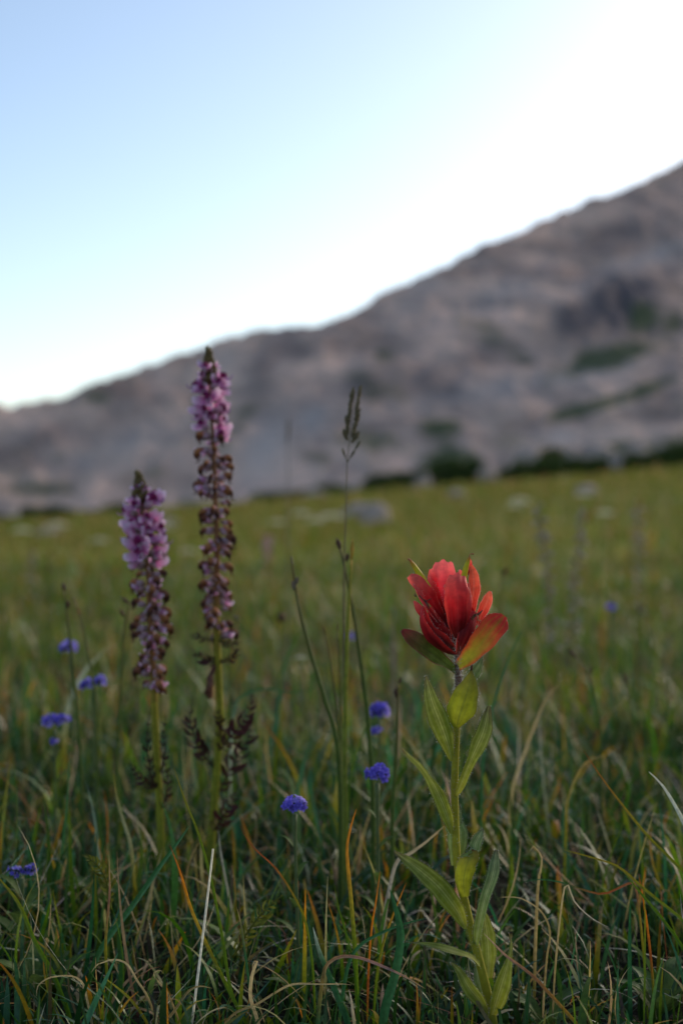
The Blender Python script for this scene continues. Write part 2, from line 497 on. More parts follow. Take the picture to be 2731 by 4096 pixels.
# ------------------------------------------------------------------ grass that nobody could count
def blades(name, bx, by, hgt, wid, lean, curl, colb, colt, colm, seg, mat, phi=None, power=1.6, sink=.004):
    n = len(bx)
    bz = G(bx, by) - sink
    if phi is None: phi = RNG.uniform(0, 2 * math.pi, n)
    yaw = RNG.uniform(-.9, .9, n)
    pos = np.stack([bx, by, bz], -1)
    dirh = np.stack([np.cos(phi), np.sin(phi), np.zeros(n)], -1)
    sh = np.stack([-np.sin(phi + yaw), np.cos(phi + yaw), np.zeros(n)], -1)
    swirl = RNG.normal(0, .5, n)
    V = np.zeros((n, seg + 1, 2, 3), np.float32); C = np.zeros((n, seg + 1, 2, 3), np.float32)
    ds = hgt / seg
    for k in range(seg + 1):
        t = k / seg
        w = wid * (.75 + .5 * t) * np.clip(1 - t ** 2.2, .04, 1)
        V[:, k, 0] = pos - sh * w[:, None] / 2
        V[:, k, 1] = pos + sh * w[:, None] / 2
        m1 = np.clip(t * 2, 0, 1); m2 = np.clip(t * 2 - 1, 0, 1)
        c = colb * (1 - m1) + colm * m1
        c = c * (1 - m2) + colt * m2
        C[:, k, 0] = c; C[:, k, 1] = c
        th = lean + curl * ((k + .5) / seg) ** power
        ph = phi + swirl * t
        dh = np.stack([np.cos(ph), np.sin(ph), np.zeros(n)], -1)
        st = dh * np.sin(th)[:, None] + np.array([0, 0, 1.]) * np.cos(th)[:, None]
        pos = pos + st * ds[:, None]
        pos[:, 2] = np.maximum(pos[:, 2], bz + .004)
    idx = (np.arange(n) * (seg + 1) * 2)[:, None, None]
    k = np.arange(seg)[None, :, None] * 2
    q = np.array([0, 1, 3, 2])[None, None, :]
    fc = (idx + k + q).reshape(-1, 4)
    return ob(name, mesh(name, V.reshape(-1, 3), fc, None, C.reshape(-1, 3)), mat, kind='stuff')

def pick(n, table):
    """table: (weight, base, mid, tip) colours"""
    w = np.array([r[0] for r in table], float); w /= w.sum()
    ix = RNG.choice(len(table), n, p=w)
    T = np.array([[r[1], r[2], r[3]] for r in table])[ix]
    v = RNG.lognormal(0, .22, n)[:, None]
    h = 1 + RNG.normal(0, .10, (n, 3))
    return T[:, 0] * v * h, T[:, 1] * v * h, T[:, 2] * v * h, ix

def wedge(n, y0, y1, k, m, bias=1.0):
    u = RNG.uniform(0, 1, n)
    y = (y0 ** bias + u * (y1 ** bias - y0 ** bias)) ** (1 / bias)
    x = RNG.uniform(-1, 1, n) * (m + k * y)
    return x, y

def clump(x, y, s=1.0):
    return .5 + .25 * np.sin(31 * s * x + 2 * np.sin(17 * s * y)) + .25 * np.sin(27 * s * y + 2 * np.sin(23 * s * x + 1))

LIVE = [(4, (.020, .058, .010), (.026, .075, .014), (.034, .09, .016)), (4, GREEN_A, GREEN_A, GREEN_B), (4, GREEN_A, GREEN_B, OLIVE), (4, TEAL, TEAL, TEAL), (.8, GREEN_A, OLIVE, ORANGE), (.7, OLIVE, OLIVE, RUST), (1.0, GREEN_B, OLIVE, STRAW2)]
def near_grass():
    n = 21000
    x, y = wedge(n, .56, 1.45, .42, .16, 1.5)
    keep = RNG.uniform(0, 1, n) < .22 + .95 * clump(x, y)
    x, y = x[keep], y[keep]; n = len(x)
    h = RNG.gamma(5, .0102, n) * (.7 + .5 * clump(x, y, .4))
    h *= .72 + .28 * sstep(.64, 1.1, y)
    px = 1365 + F * x / y
    h = np.where((y < .68) & (px > 1450) & (px < 2250), np.minimum(h, .036), h)
    h = np.where(y < .64, np.minimum(h, .055), h)
    h = np.clip(h, .014, .13)
    b, m, t, ix = pick(n, LIVE)
    w = np.clip(RNG.lognormal(math.log(.0025), .45, n), .0008, .0056)
    blades('meadow_grass', x, y, h, w, np.abs(RNG.normal(.25, .48, n)), RNG.normal(.8, 1.0, n), b, t, m, 8, M_blade)
    # dark low leaves that fill the sward
    n = 13000
    x, y = wedge(n, .56, 1.6, .42, .16, 1.5)
    b, m, t, ix = pick(n, [(4, (.016, .045, .006), (.022, .060, .008), (.030, .080, .012)), (.6, (.05, .035, .015), (.07, .05, .02), (.10, .07, .03))])
    blades('undergrowth_grass', x, y, np.clip(RNG.gamma(5, .006, n), .01, .05), np.clip(RNG.lognormal(math.log(.0022), .4, n), .0008, .005), np.abs(RNG.normal(.5, .4, n)), RNG.normal(.5, .9, n), b, t, m, 5, M_blade)
    # dead curled blades low in the sward
    n = 3900
    x, y = wedge(n, .54, 1.6, .42, .16, 1.3)
    b, m, t, ix = pick(n, [(2.5, STRAW2, STRAW, (.62, .52, .34)), (1, STRAW, (.62, .53, .36), (.70, .60, .42)), (3, STRAW2, STRAW2, STRAW), (2, PURP, STRAW2, STRAW2), (.8, RUST, RUST, ORANGE), (2, (.12, .08, .04), STRAW2, STRAW2)])
    h = RNG.gamma(6, .0095, n); h = np.where(y < .64, np.minimum(h, .045), h)
    blades('dry_grass_litter', x, y, np.clip(h, .015, .11), np.clip(RNG.lognormal(math.log(.0016), .4, n), .0006, .0038),
           RNG.normal(.8, .45, n), RNG.normal(1.3, 1.3, n), b, t, m, 10, M_blade, power=1.2)
    # low mat at and behind the camera's foot
    n = 24000
    x, y = RNG.uniform(-1.1, 1.1, n), RNG.uniform(-.5, .60, n)
    b, m, t, ix = pick(n, LIVE + [(2, STRAW2, STRAW, STRAW)])
    blades('short_trodden_grass', x, y, np.clip(RNG.gamma(6, .005, n), .01, .045), RNG.uniform(.001, .003, n), RNG.normal(.5, .4, n), RNG.normal(.5, .5, n), b, t, m, 4, M_blade)
near_grass()

MIDT = [(4, GREEN_A, GREEN_B, GREEN_B), (4, GREEN_A, GREEN_B, OLIVE), (2, TEAL, TEAL, GREEN_B), (1.8, OLIVE, OLIVE, STRAW2), (.7, GREEN_B, OLIVE, ORANGE), (.8, OLIVE, RUST, RUST), (1.2, STRAW2, STRAW2, STRAW)]
def mid_grass():
    n = 52000
    x, y = wedge(n, 1.35, 5.5, .42, .25, 1.5)
    keep = RNG.uniform(0, 1, n) < .35 + .7 * clump(x, y, .35)
    x, y = x[keep], y[keep]; n = len(x)
    b, m, t, ix = pick(n, MIDT)
    h = RNG.gamma(5, .0100, n) * (.55 + .75 * clump(x, y, .15))
    blades('middle_meadow_grass', x, y, np.clip(h, .02, .17), RNG.uniform(.0016, .0040, n) * (1 + .12 * y), np.abs(RNG.normal(.15, .4, n)), RNG.normal(.6, .8, n), b, t, m, 5, M_blade)
    FART = [(3, GREEN_B, GREEN_B, OLIVE), (5, OLIVE, (.23, .20, .035), (.28, .23, .06)), (2, GREEN_A, GREEN_B, GREEN_B), (1.3, OLIVE, STRAW2, STRAW2), (1.2, OLIVE, RUST, (.20, .10, .05)), (1.0, OLIVE, STRAW2, STRAW)]
    n = 40000
    x, y = wedge(n, 5.2, 20, .42, .6, 1.6)
    b, m, t, ix = pick(n, FART)
    blades('far_meadow_grass', x, y, RNG.gamma(7, .0105, n), RNG.uniform(.006, .014, n), np.abs(RNG.normal(.2, .4, n)), np.abs(RNG.normal(.4, .4, n)), b, t, m, 3, M_far)
    n = 42000
    x, y = wedge(n, 19, 56, .45, 2., 1.6)
    b, m, t, ix = pick(n, FART)
    blades('distant_meadow_grass', x, y, RNG.gamma(9, .017, n), RNG.uniform(.02, .05, n), np.abs(RNG.normal(.15, .3, n)), np.abs(RNG.normal(.4, .4, n)), b, t, m, 2, M_far)
mid_grass()

# ------------------------------------------------------------------ red paintbrush flower
M_bract = plant_mat('red_bract', [(.0, (.07, .012, .010)), (.28, (.26, .008, .012)), (.55, (.70, .022, .026)), (1., (.98, .16, .13))], edge=(.85, .10, .07), edge_amt=.55, edge_start=.7, vein=(.85, .14, .13), vein_amt=.16, trans=.50, rough=.48, mott=.16)  # dark base stops: maroon pigment plus occlusion shade put into the colour
M_bract_pink = plant_mat('pink_red_bract', [(.0, (.05, .006, .010)), (.38, (.26, .008, .016)), (.62, (.84, .040, .055)), (1., (.98, .18, .17))], edge=(.9, .16, .16), edge_amt=.5, edge_start=.7, vein=(.62, .05, .10), vein_amt=.18, trans=.50, rough=.48, mott=.16)  # base darkened the same way, pigment and painted-in shade together
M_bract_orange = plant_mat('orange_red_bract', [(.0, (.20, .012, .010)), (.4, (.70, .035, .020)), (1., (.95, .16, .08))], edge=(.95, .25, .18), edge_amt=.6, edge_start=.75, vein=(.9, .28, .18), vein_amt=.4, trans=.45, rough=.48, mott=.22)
M_bract_dark = plant_mat('maroon_bract', [(.0, (.09, .035, .018)), (.3, (.12, .008, .010)), (.7, (.24, .008, .012)), (1., (.62, .03, .035))], edge=(.85, .05, .04), edge_amt=.75, edge_start=.78, vein=(.5, .06, .05), vein_amt=.25, trans=.35, rough=.5, mott=.2)  # maroon pigment, with shade inside the head also put into the colour
M_bract_left = plant_mat('green_bract_with_purple_tip', [(.0, (.18, .23, .030)), (.5, (.16, .20, .028)), (.8, (.19, .090, .030)), (1., (.36, .03, .035))], edge=(.34, .03, .04), edge_amt=.7, edge_start=.8, vein=(.06, .07, .02), vein_amt=.5, trans=.3, rough=.5, mott=.28)
M_bract_right = plant_mat('yellow_green_bract_with_red_tip', [(.0, (.26, .26, .022)), (.35, (.27, .23, .022)), (.58, (.34, .12, .020)), (.8, (.55, .05, .028)), (1., (.62, .03, .035))], edge=(.50, .035, .03), edge_amt=.8, edge_start=.45, vein=(.22, .21, .02), vein_amt=.75, trans=.46, rough=.5, mott=.14)
M_leaf = plant_mat('paintbrush_leaf', [(.0, (.30, .29, .025)), (.4, (.215, .245, .025)), (.85, (.165, .19, .030)), (1., (.095, .055, .035))], edge=(.12, .085, .04), edge_amt=.5, edge_start=.86, vein=(.42, .42, .12), vein_amt=.85, veins=2, trans=.36, rough=.46, mott=.2)
M_leaf_up = plant_mat('yellow_green_leaf', [(.0, (.33, .34, .022)), (.5, (.30, .32, .020)), (.9, (.19, .17, .022)), (1., (.10, .03, .02))], edge=(.14, .10, .03), edge_amt=.45, edge_start=.82, vein=(.17, .20, .03), vein_amt=.8, veins=2, trans=.4, rough=.46, mott=.2)
M_leaf_low = plant_mat('blue_green_leaf', [(.0, (.19, .23, .030)), (.5, (.125, .19, .055)), (.9, (.115, .16, .07)), (1., (.06, .045, .03))], edge=(.13, .12, .07), edge_amt=.5, edge_start=.85, vein=(.32, .36, .16), vein_amt=.8, veins=2, trans=.32, rough=.44, mott=.2)
M_stem = plant_mat('paintbrush_stem', [(.0, (.22, .21, .02)), (.5, (.34, .29, .024)), (.82, (.30, .26, .025)), (.9, (.16, .085, .06)), (1., (.13, .06, .06))], trans=.12, rough=.55, mott=.15)
M_hair = plain_mat('pale_plant_hairs', (.62, .60, .55), trans=.5, rough=.6)
M_beak = plant_mat('yellow_green_beak', [(.0, (.66, .58, .03)), (.7, (.62, .55, .03)), (.92, (.55, .24, .03)), (1., (.50, .12, .04))], edge=(.65, .06, .03), edge_amt=.7, edge_start=.85, trans=.3, mott=.12)
M_dry = plain_mat('withered_brown', (.055, .02, .012), (.20, .085, .05), 600., trans=.15)
M_stigma = plain_mat('stigma_tan', (.45, .20, .08), (.35, .10, .05), 900., trans=.2)
M_white = plain_mat('silky_white_wool', (.55, .52, .50), (.68, .66, .63), 900., trans=.4)

def hairs(parent, surf, n, length, seed, spread=.6, name='hairs'):
    """surf: list of (point, outward normal) in the parent's space -> thin bristles"""
    rs = np.random.default_rng(seed)
    V = []; Fc = []
    for k in range(n):
        p, nn = surf[rs.integers(len(surf))]
        d = np.array(nn, float) + rs.normal(0, spread, 3); d /= np.linalg.norm(d)
        L = length * rs.uniform(.4, 1.2)
        s = np.cross(d, rs.normal(0, 1, 3)); s /= np.linalg.norm(s) + 1e-9
        w = .000045
        p = np.array(p, float) + rs.normal(0, .0002, 3)
        q = p + d * L * .6; e = p + d * L + np.array([0, 0, -.15 * L])
        b = len(V)
        V += [p - s * w, p + s * w, q + s * w * .7, q - s * w * .7, e]
        Fc += [(b, b + 1, b + 2), (b, b + 2, b + 3), (b + 3, b + 2, b + 4)]
    return ob(name, mesh(name, V, Fc), M_hair, parent, kind='stuff')

def paintbrush():
    def a(zx, zy, dy=0.):   # flower-head study
        return P(1500 + zx * .41454, 2150 + zy * .41454, YP + dy / 1000)
    def b(zx, zy, dy=0.):   # middle of the stem
        return P(1500 + zx * .41454, 2600 + zy * .41454, YP + dy / 1000)
    def c(zx, zy, dy=0.):   # foot of the stem
        return P(1450 + zx * .5102, 3300 + zy * .5102, YP + dy / 1000)
    A_ = .41454 * YP / F; C_ = .5102 * YP / F
    bx = (1992 - 1365.5) * YP / F
    root = empty('paintbrush_flower', (bx, YP, Gz(bx, YP)), 'red paintbrush wildflower with leafy yellow green stem rising from the grass', 'flower')
    foot = Vector((bx, YP, Gz(bx, YP) - .012))
    stem_pts = [foot, c(1010, 1500), c(960, 1250), c(872, 900), c(800, 600), c(742, 300), b(768, 1500), b(770, 1100), b(785, 740), b(800, 420), b(802, 280), a(800, 1180), a(790, 1050)]
    R1 = 36 * A_
    st = tube('stem', stem_pts, [(0, R1 * 1.35), (.3, R1 * 1.15), (.7, R1), (.9, R1 * .9), (1, R1 * .95)], M_stem, root, 60, 12)
    V = cr([p - root.location for p in stem_pts], 120)
    surf = []
    for i in range(34, 121):
        for k in range(10):
            an = k * .628
            nn = np.array([math.cos(an), math.sin(an), 0]); surf.append((V[i] + nn * R1 * .95, nn))
    hairs(st, surf, 900, .0011, 3)
    hairs(st, [s for s in surf if s[0][2] > V[104][2]], 700, .0021, 4)
    LP = [(0, .14), (.06, .34), (.14, .52), (.35, .92), (.5, 1), (.7, .8), (.88, .42), (.96, .2), (1, .07)]
    OV = [(0, .25), (.1, .62), (.3, .98), (.45, 1), (.65, .82), (.85, .42), (.95, .15), (1, .04)]
    def lf(pts, w, mat, prof_=LP, sc=A_, hair=True, name='leaf', label=None, hl=.0007, **kw):
        kw.setdefault('wav', .07)
        o = leaf(name, pts, w * sc, prof_, mat, root, label=label, seed=random.randint(0, 9999), **kw)
        if hair:
            me = o.data; nv = kw.get('nv', 8); nu = kw.get('nu', 18)
            co = np.zeros(len(me.vertices) * 3, np.float32); me.vertices.foreach_get('co', co); co = co.reshape(nu + 1, nv + 1, 3)
            sf = []
            for i in range(nu + 1):
                for s0, s1 in ((0, 1), (nv, nv - 1)):
                    for q in (0, .5):
                        p0 = co[i, s0] * (1 - q) + co[min(i + 1, nu), s0] * q
                        d = co[i, s0] - co[i, s1]; d = d / (np.linalg.norm(d) + 1e-9)
                        sf.append((p0, d))
            hairs(o, sf, 170, hl, random.randint(0, 9999), .5)
        return o
    up = (-.1, -.9, .35)
    # stem leaves, top to bottom
    lf([b(782, 748, -2), b(810, 640, -6), b(870, 460, -9), b(915, 300, -9), b(926, 190, -7)], 292, M_leaf_up, OV, cup=-.22, mid=-.05, label='broad yellow green leaf with a dark hooked tip')
    tube('leaf_tip', [b(926, 195, -7), b(930, 150, -7), b(921, 110, -7.5), b(924, 75, -8)], [(0, 13 * A_), (.5, 9 * A_), (1, 5 * A_)], M_dry, root, 8, 6)
    lf([b(742, 1075, 0), b(690, 880, -3), b(622, 690, -5), b(545, 490, -6), b(487, 252, -3)], 215, M_leaf, LP, normal=(-.25, -.9, .2), cup=.22, mid=.06)
    lf([b(783, 1405, -3), b(850, 1240, -6), b(950, 1000, -8), b(1045, 780, -7), b(1095, 540, -3)], 185, M_leaf, [(0, .14), (.06, .38), (.14, .5), (.3, .55), (.45, .62), (.62, 1), (.78, .9), (.92, .5), (1, .22)], normal=(.3, -.9, .2), cup=.25, mid=.07)
    lf([b(738, 1775, -2), b(680, 1560, -5), b(570, 1310, -7), b(440, 1120, -6), b(330, 1020, -3), b(258, 945, 0)], 150, M_leaf, [(0, .15), (.07, .5), (.2, .9), (.4, 1), (.6, .75), (.8, .55), (.95, .4), (1, .25)], rolls=[(0, 5), (.45, 10), (.62, 48), (1, 35)], cup=.35, mid=.06)
    lf([c(735, 320, 5), c(745, 60, 7), b(760, 1700, 6), b(815, 1500, 3)], 215, M_leaf_low, [(0, .5), (.3, 1), (.6, .95), (.85, .5), (1, .06)], cup=-.3)
    lf([a(840, 1420, 4), a(930, 1330, 8), a(1000, 1230, 9), a(1030, 1140, 8)], 130, M_leaf_low, OV, normal=(.4, -.8, .2), cup=.2)
    # twisted leaf at the right of the stem
    lf([c(800, 565, -3), c(790, 440, -6), c(815, 310, -8), c(865, 225, -7), c(855, 205, -5)], 165, M_leaf_up, [(0, .5), (.3, .85), (.6, 1), (.85, .8), (1, .2)], C_, cup=-.3, rolls=[(0, 0), (.7, 10), (1, 35)])
    lf([c(765, 250, -8), c(840, 222, -6), c(872, 195, -3), c(885, 140, -1), c(918, 75, 0), c(943, 28, 1)], 105, M_leaf_low, [(0, .15), (.25, .35), (.5, 1), (.75, .85), (1, .12)], C_, cup=.25, rolls=[(0, 60), (.35, 15), (1, 0)])
    lf([c(806, 815, -3), c(730, 660, -8), c(590, 480, -14), c(430, 340, -17), c(250, 208, -12)], 165, M_leaf, [(0, .12), (.08, .5), (.25, .85), (.45, 1), (.7, .85), (.9, .4), (1, .08)], C_, normal=(-.3, -.75, .5), cup=.2, mid=.06)
    lf([c(885, 940, -2), c(915, 760, -6), c(955, 580, -8), c(1020, 380, -7), c(1045, 195, -3)], 108, M_leaf_low, [(0, .5), (.25, .8), (.45, .75), (.65, .9), (.85, .9), (1, .25)], C_, rolls=[(0, 30), (.5, 12), (1, 0)], cup=.35, mid=.05)
    lf([c(985, 1200, 4), c(985, 1000, 8), c(965, 800, 9), c(925, 640, 9)], 135, M_leaf, [(0, .5), (.3, .95), (.6, 1), (.85, .6), (1, .08)], C_, cup=.15, mid=.05)
    lf([c(918, 1100, -3), c(850, 1040, -8), c(740, 1000, -14), c(600, 960, -18), c(470, 932, -18), c(322, 915, -14)], 96, M_leaf, [(0, .5), (.2, .7), (.4, .95), (.6, .85), (.8, .35), (.92, .12), (1, .05)], C_, normal=(-.15, -.55, .8), cup=.25, rolls=[(0, 20), (.4, 0), (1, -10)])
    lf([c(985, 1480, -2), c(915, 1380, -6), c(830, 1270, -9), c(760, 1150, -10), c(690, 1075, -8)], 120, M_leaf, LP, C_, normal=(-.4, -.7, .5), cup=.3, mid=.06)
    lf([c(1015, 1490, -3), c(1060, 1340, -7), c(1110, 1180, -9), c(1150, 1030, -8), c(1165, 930, -6), c(1145, 845, -4)], 165, M_leaf, [(0, .45), (.2, .9), (.4, 1), (.6, .6), (.75, .22), (.9, .13), (1, .06)], C_, normal=(.35, -.85, .3), cup=.3, rolls=[(0, 0), (.7, 10), (1, 70)])
    lf([c(940, 1330, 3), c(905, 1200, 5), c(890, 1080, 6)], 90, M_leaf_low, OV, C_, cup=.3)
    # bracts: back ones first
    BR = [(0, .30), (.2, .58), (.45, .88), (.7, 1), (.86, .92), (.95, .72), (1, .46)]
    TP = [(0, .35), (.3, .8), (.6, 1), (.82, .8), (.94, .48), (1, .2)]
    def br(pts, w, mat, prof_=BR, **kw):
        kw.setdefault('nu', 22); kw.setdefault('nv', 12); kw.setdefault('hl', .0005)
        return lf(pts, w, mat, prof_, name='bract', **kw)
    br([a(720, 860, 2), a(670, 600, 6), a(655, 380, 7), a(664, 204, 4)], 262, M_bract_pink, [(0, .3), (.3, .7), (.55, .96), (.8, 1.05), (1, 1.0)], cup=.22, ripple=.04, lobes=.12, label='pinkish red bract with a lobed tip')
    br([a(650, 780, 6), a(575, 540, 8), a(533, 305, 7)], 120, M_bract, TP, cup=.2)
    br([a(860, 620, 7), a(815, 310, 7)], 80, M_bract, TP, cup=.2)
    br([a(870, 860, 3), a(932, 620, 4), a(950, 430, 3), a(926, 268, 1)], 140, M_bract_orange, TP, normal=(.25, -.9, .1), cup=.25, wav=.1)
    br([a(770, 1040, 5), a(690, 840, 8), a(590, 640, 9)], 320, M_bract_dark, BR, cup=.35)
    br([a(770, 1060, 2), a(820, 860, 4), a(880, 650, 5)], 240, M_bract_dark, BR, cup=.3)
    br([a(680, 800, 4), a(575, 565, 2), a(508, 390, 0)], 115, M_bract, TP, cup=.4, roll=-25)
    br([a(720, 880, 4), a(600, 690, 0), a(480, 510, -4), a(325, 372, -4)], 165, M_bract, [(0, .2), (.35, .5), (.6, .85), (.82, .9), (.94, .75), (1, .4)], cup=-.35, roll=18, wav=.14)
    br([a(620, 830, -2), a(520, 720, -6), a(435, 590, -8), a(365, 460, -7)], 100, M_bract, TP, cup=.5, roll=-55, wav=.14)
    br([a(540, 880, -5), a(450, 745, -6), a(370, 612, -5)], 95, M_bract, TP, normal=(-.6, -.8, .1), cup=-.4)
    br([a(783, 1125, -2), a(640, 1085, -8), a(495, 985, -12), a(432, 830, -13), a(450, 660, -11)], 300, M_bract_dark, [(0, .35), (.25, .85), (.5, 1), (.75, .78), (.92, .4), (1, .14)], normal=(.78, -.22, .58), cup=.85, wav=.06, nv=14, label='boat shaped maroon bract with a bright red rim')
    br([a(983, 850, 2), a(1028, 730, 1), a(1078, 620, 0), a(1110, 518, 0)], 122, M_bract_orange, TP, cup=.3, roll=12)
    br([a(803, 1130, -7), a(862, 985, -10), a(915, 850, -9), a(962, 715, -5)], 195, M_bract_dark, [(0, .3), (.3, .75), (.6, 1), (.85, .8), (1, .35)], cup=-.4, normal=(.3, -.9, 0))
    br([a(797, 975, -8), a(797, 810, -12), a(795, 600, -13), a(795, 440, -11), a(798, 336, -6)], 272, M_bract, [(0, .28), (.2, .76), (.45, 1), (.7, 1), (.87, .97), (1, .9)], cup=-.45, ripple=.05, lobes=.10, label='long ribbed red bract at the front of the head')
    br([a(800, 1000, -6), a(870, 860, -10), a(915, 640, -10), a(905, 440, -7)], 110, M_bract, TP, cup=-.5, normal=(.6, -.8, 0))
    br([a(786, 1305, 0), a(700, 1225, -3), a(560, 1125, -8), a(400, 1010, -11), a(258, 893, -9)], 225, M_bract_left, [(0, .3), (.2, .55), (.4, .85), (.65, 1), (.85, .8), (.96, .42), (1, .2)], normal=(.25, -.8, .5), cup=.22, mid=.07, label='green bract with purple rim and tip')
    br([a(800, 1240, -3), a(900, 1150, -9), a(1010, 1030, -13), a(1130, 880, -13), a(1248, 750, -8)], 268, M_bract_right, [(0, .35), (.2, .62), (.45, .82), (.7, 1), (.87, .92), (.96, .66), (1, .38)], normal=(-.12, -.9, .3), cup=.25, mid=.08, lobes=.03, label='yellow green bract flushed red towards its tip')
    # corolla beaks, styles, withered bits
    bk = tube('corolla_beak', [a(530, 520, 0), a(470, 420, -1), a(400, 312, -2), a(335, 215, -2)], [(0, 30 * A_), (.4, 34 * A_), (.8, 22 * A_), (1, 10 * A_)], M_beak, root, 14, 10)
    tube('stigma', [a(338, 222, -2), a(322, 210, -2), a(312, 213, -2)], [(0, 7 * A_), (.6, 12 * A_), (1, 7 * A_)], M_stigma, bk, 5, 7)
    bk2 = tube('corolla_beak', [a(845, 420, 2), a(875, 290, 2), a(905, 205, 2), a(912, 188, 2)], [(0, 30 * A_), (.5, 27 * A_), (.9, 15 * A_), (1, 8 * A_)], M_beak, root, 14, 10)
    tube('stigma', [a(910, 195, 2), a(908, 172, 2), a(925, 156, 2), a(950, 160, 2)], [(0, 6 * A_), (.6, 5 * A_), (.85, 8 * A_), (1, 9 * A_)], M_stigma, bk2, 10, 7)
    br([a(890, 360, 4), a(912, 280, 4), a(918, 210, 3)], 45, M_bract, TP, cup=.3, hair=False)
    leaf('withered_style', [a(928, 795, -8), a(955, 755, -10), a(1000, 735, -10), a(1036, 700, -9)], 34 * A_, [(0, .6), (.3, 1), (.7, .7), (1, .2)], M_dry, root, cup=.4, nu=8, nv=4)
    tube('withered_style', [a(955, 740, -9), a(990, 760, -11), a(985, 795, -11), a(1030, 808, -11), a(1052, 832, -10)], [(0, 8 * A_), (1, 5 * A_)], M_stigma, root, 12, 5)
    tube('withered_style', [a(388, 540, -6), a(380, 560, -7), a(396, 570, -7), a(385, 548, -6)], [(0, 5 * A_), (1, 5 * A_)], M_dry, root, 10, 5)
    tube('withered_style', [a(425, 560, -9), a(480, 610, -11), a(540, 590, -11)], [(0, 6 * A_), (1, 4 * A_)], M_dry, root, 8, 5)
    leaf('withered_style', [a(470, 600, -10), a(500, 640, -11), a(520, 690, -10)], 30 * A_, [(0, .5), (.4, 1), (1, .3)], M_dry, root, cup=.5, nu=6, nv=4)
    # white wool where the bracts meet the stem
    s2 = [(np.array(a(790 + random.uniform(-40, 40), 1000 + random.uniform(-60, 330), random.uniform(-9, 0)) - root.location), np.array([random.choice((-1, 1)) * .8, -.4, .3])) for _ in range(120)]
    hairs(root, s2, 420, .0024, 9, .5, 'wool')
    return root
paintbrush()

# ------------------------------------------------------------------ elephant-head flowers
M_cal = plant_mat('calyx_pale', [(.0, (.22, .15, .08)), (.5, (.50, .30, .34)), (1., (.66, .50, .56))], trans=.3, mott=.35, noise_scale=900.)
M_hood_old = plant_mat('withered_hood', [(.0, (.40, .18, .16)), (.25, (.22, .08, .04)), (.55, (.06, .022, .015)), (1., (.13, .06, .045))], trans=.15, rough=.7, mott=.4, noise_scale=900.)
M_hood_rust = plant_mat('rusty_hood', [(.0, (.52, .20, .24)), (.3, (.36, .14, .05)), (.6, (.14, .045, .020)), (1., (.16, .07, .035))], trans=.2, rough=.7, mott=.4, noise_scale=900.)
M_hood_new = plant_mat('magenta_hood', [(.0, (.66, .32, .56)), (.22, (.55, .12, .36)), (.42, (.20, .010, .07)), (.55, (.24, .015, .09)), (.7, (.50, .20, .44)), (1., (.50, .26, .48))], trans=.3, rough=.5, mott=.2, noise_scale=900.)
M_lip_new = plant_mat('lilac_lip', [(.0, (.58, .08, .36)), (.5, (.80, .38, .62)), (1., (.95, .74, .86))], trans=.4, rough=.5, mott=.15, noise_scale=900.)
M_lip_old = plant_mat('faded_lip', [(.0, (.42, .13, .22)), (.5, (.52, .30, .36)), (1., (.58, .50, .54))], trans=.35, rough=.6, mott=.3, noise_scale=900.)
M_estem = plant_mat('yellow_green_stem', [(.0, (.12, .13, .015)), (.3, (.24, .23, .020)), (.47, (.26, .215, .020)), (.6, (.24, .10, .035)), (1., (.22, .09, .05))], trans=.1, rough=.5, mott=.2)
M_bud = plant_mat('olive_bud', [(.0, (.20, .08, .05)), (.5, (.17, .11, .04)), (1., (.13, .09, .03))], trans=.2, mott=.3)
M_frond = plant_mat('purple_brown_frond', [(.0, (.07, .05, .02)), (.4, (.055, .020, .020)), (1., (.035, .012, .016))], trans=.2, mott=.3)
M_frond_g = plant_mat('olive_green_frond', [(.0, (.14, .14, .02)), (1., (.16, .17, .025))], trans=.3, mott=.25)

def join_geo(parts):
    V = []; Fc = []; UV = []; k = 0
    for v, f, u in parts:
        V.append(v); UV.append(u)
        for q in f: Fc.append(tuple(i + k for i in q))
        k += len(v)
    return np.vstack(V), quads(Fc), np.vstack(UV)

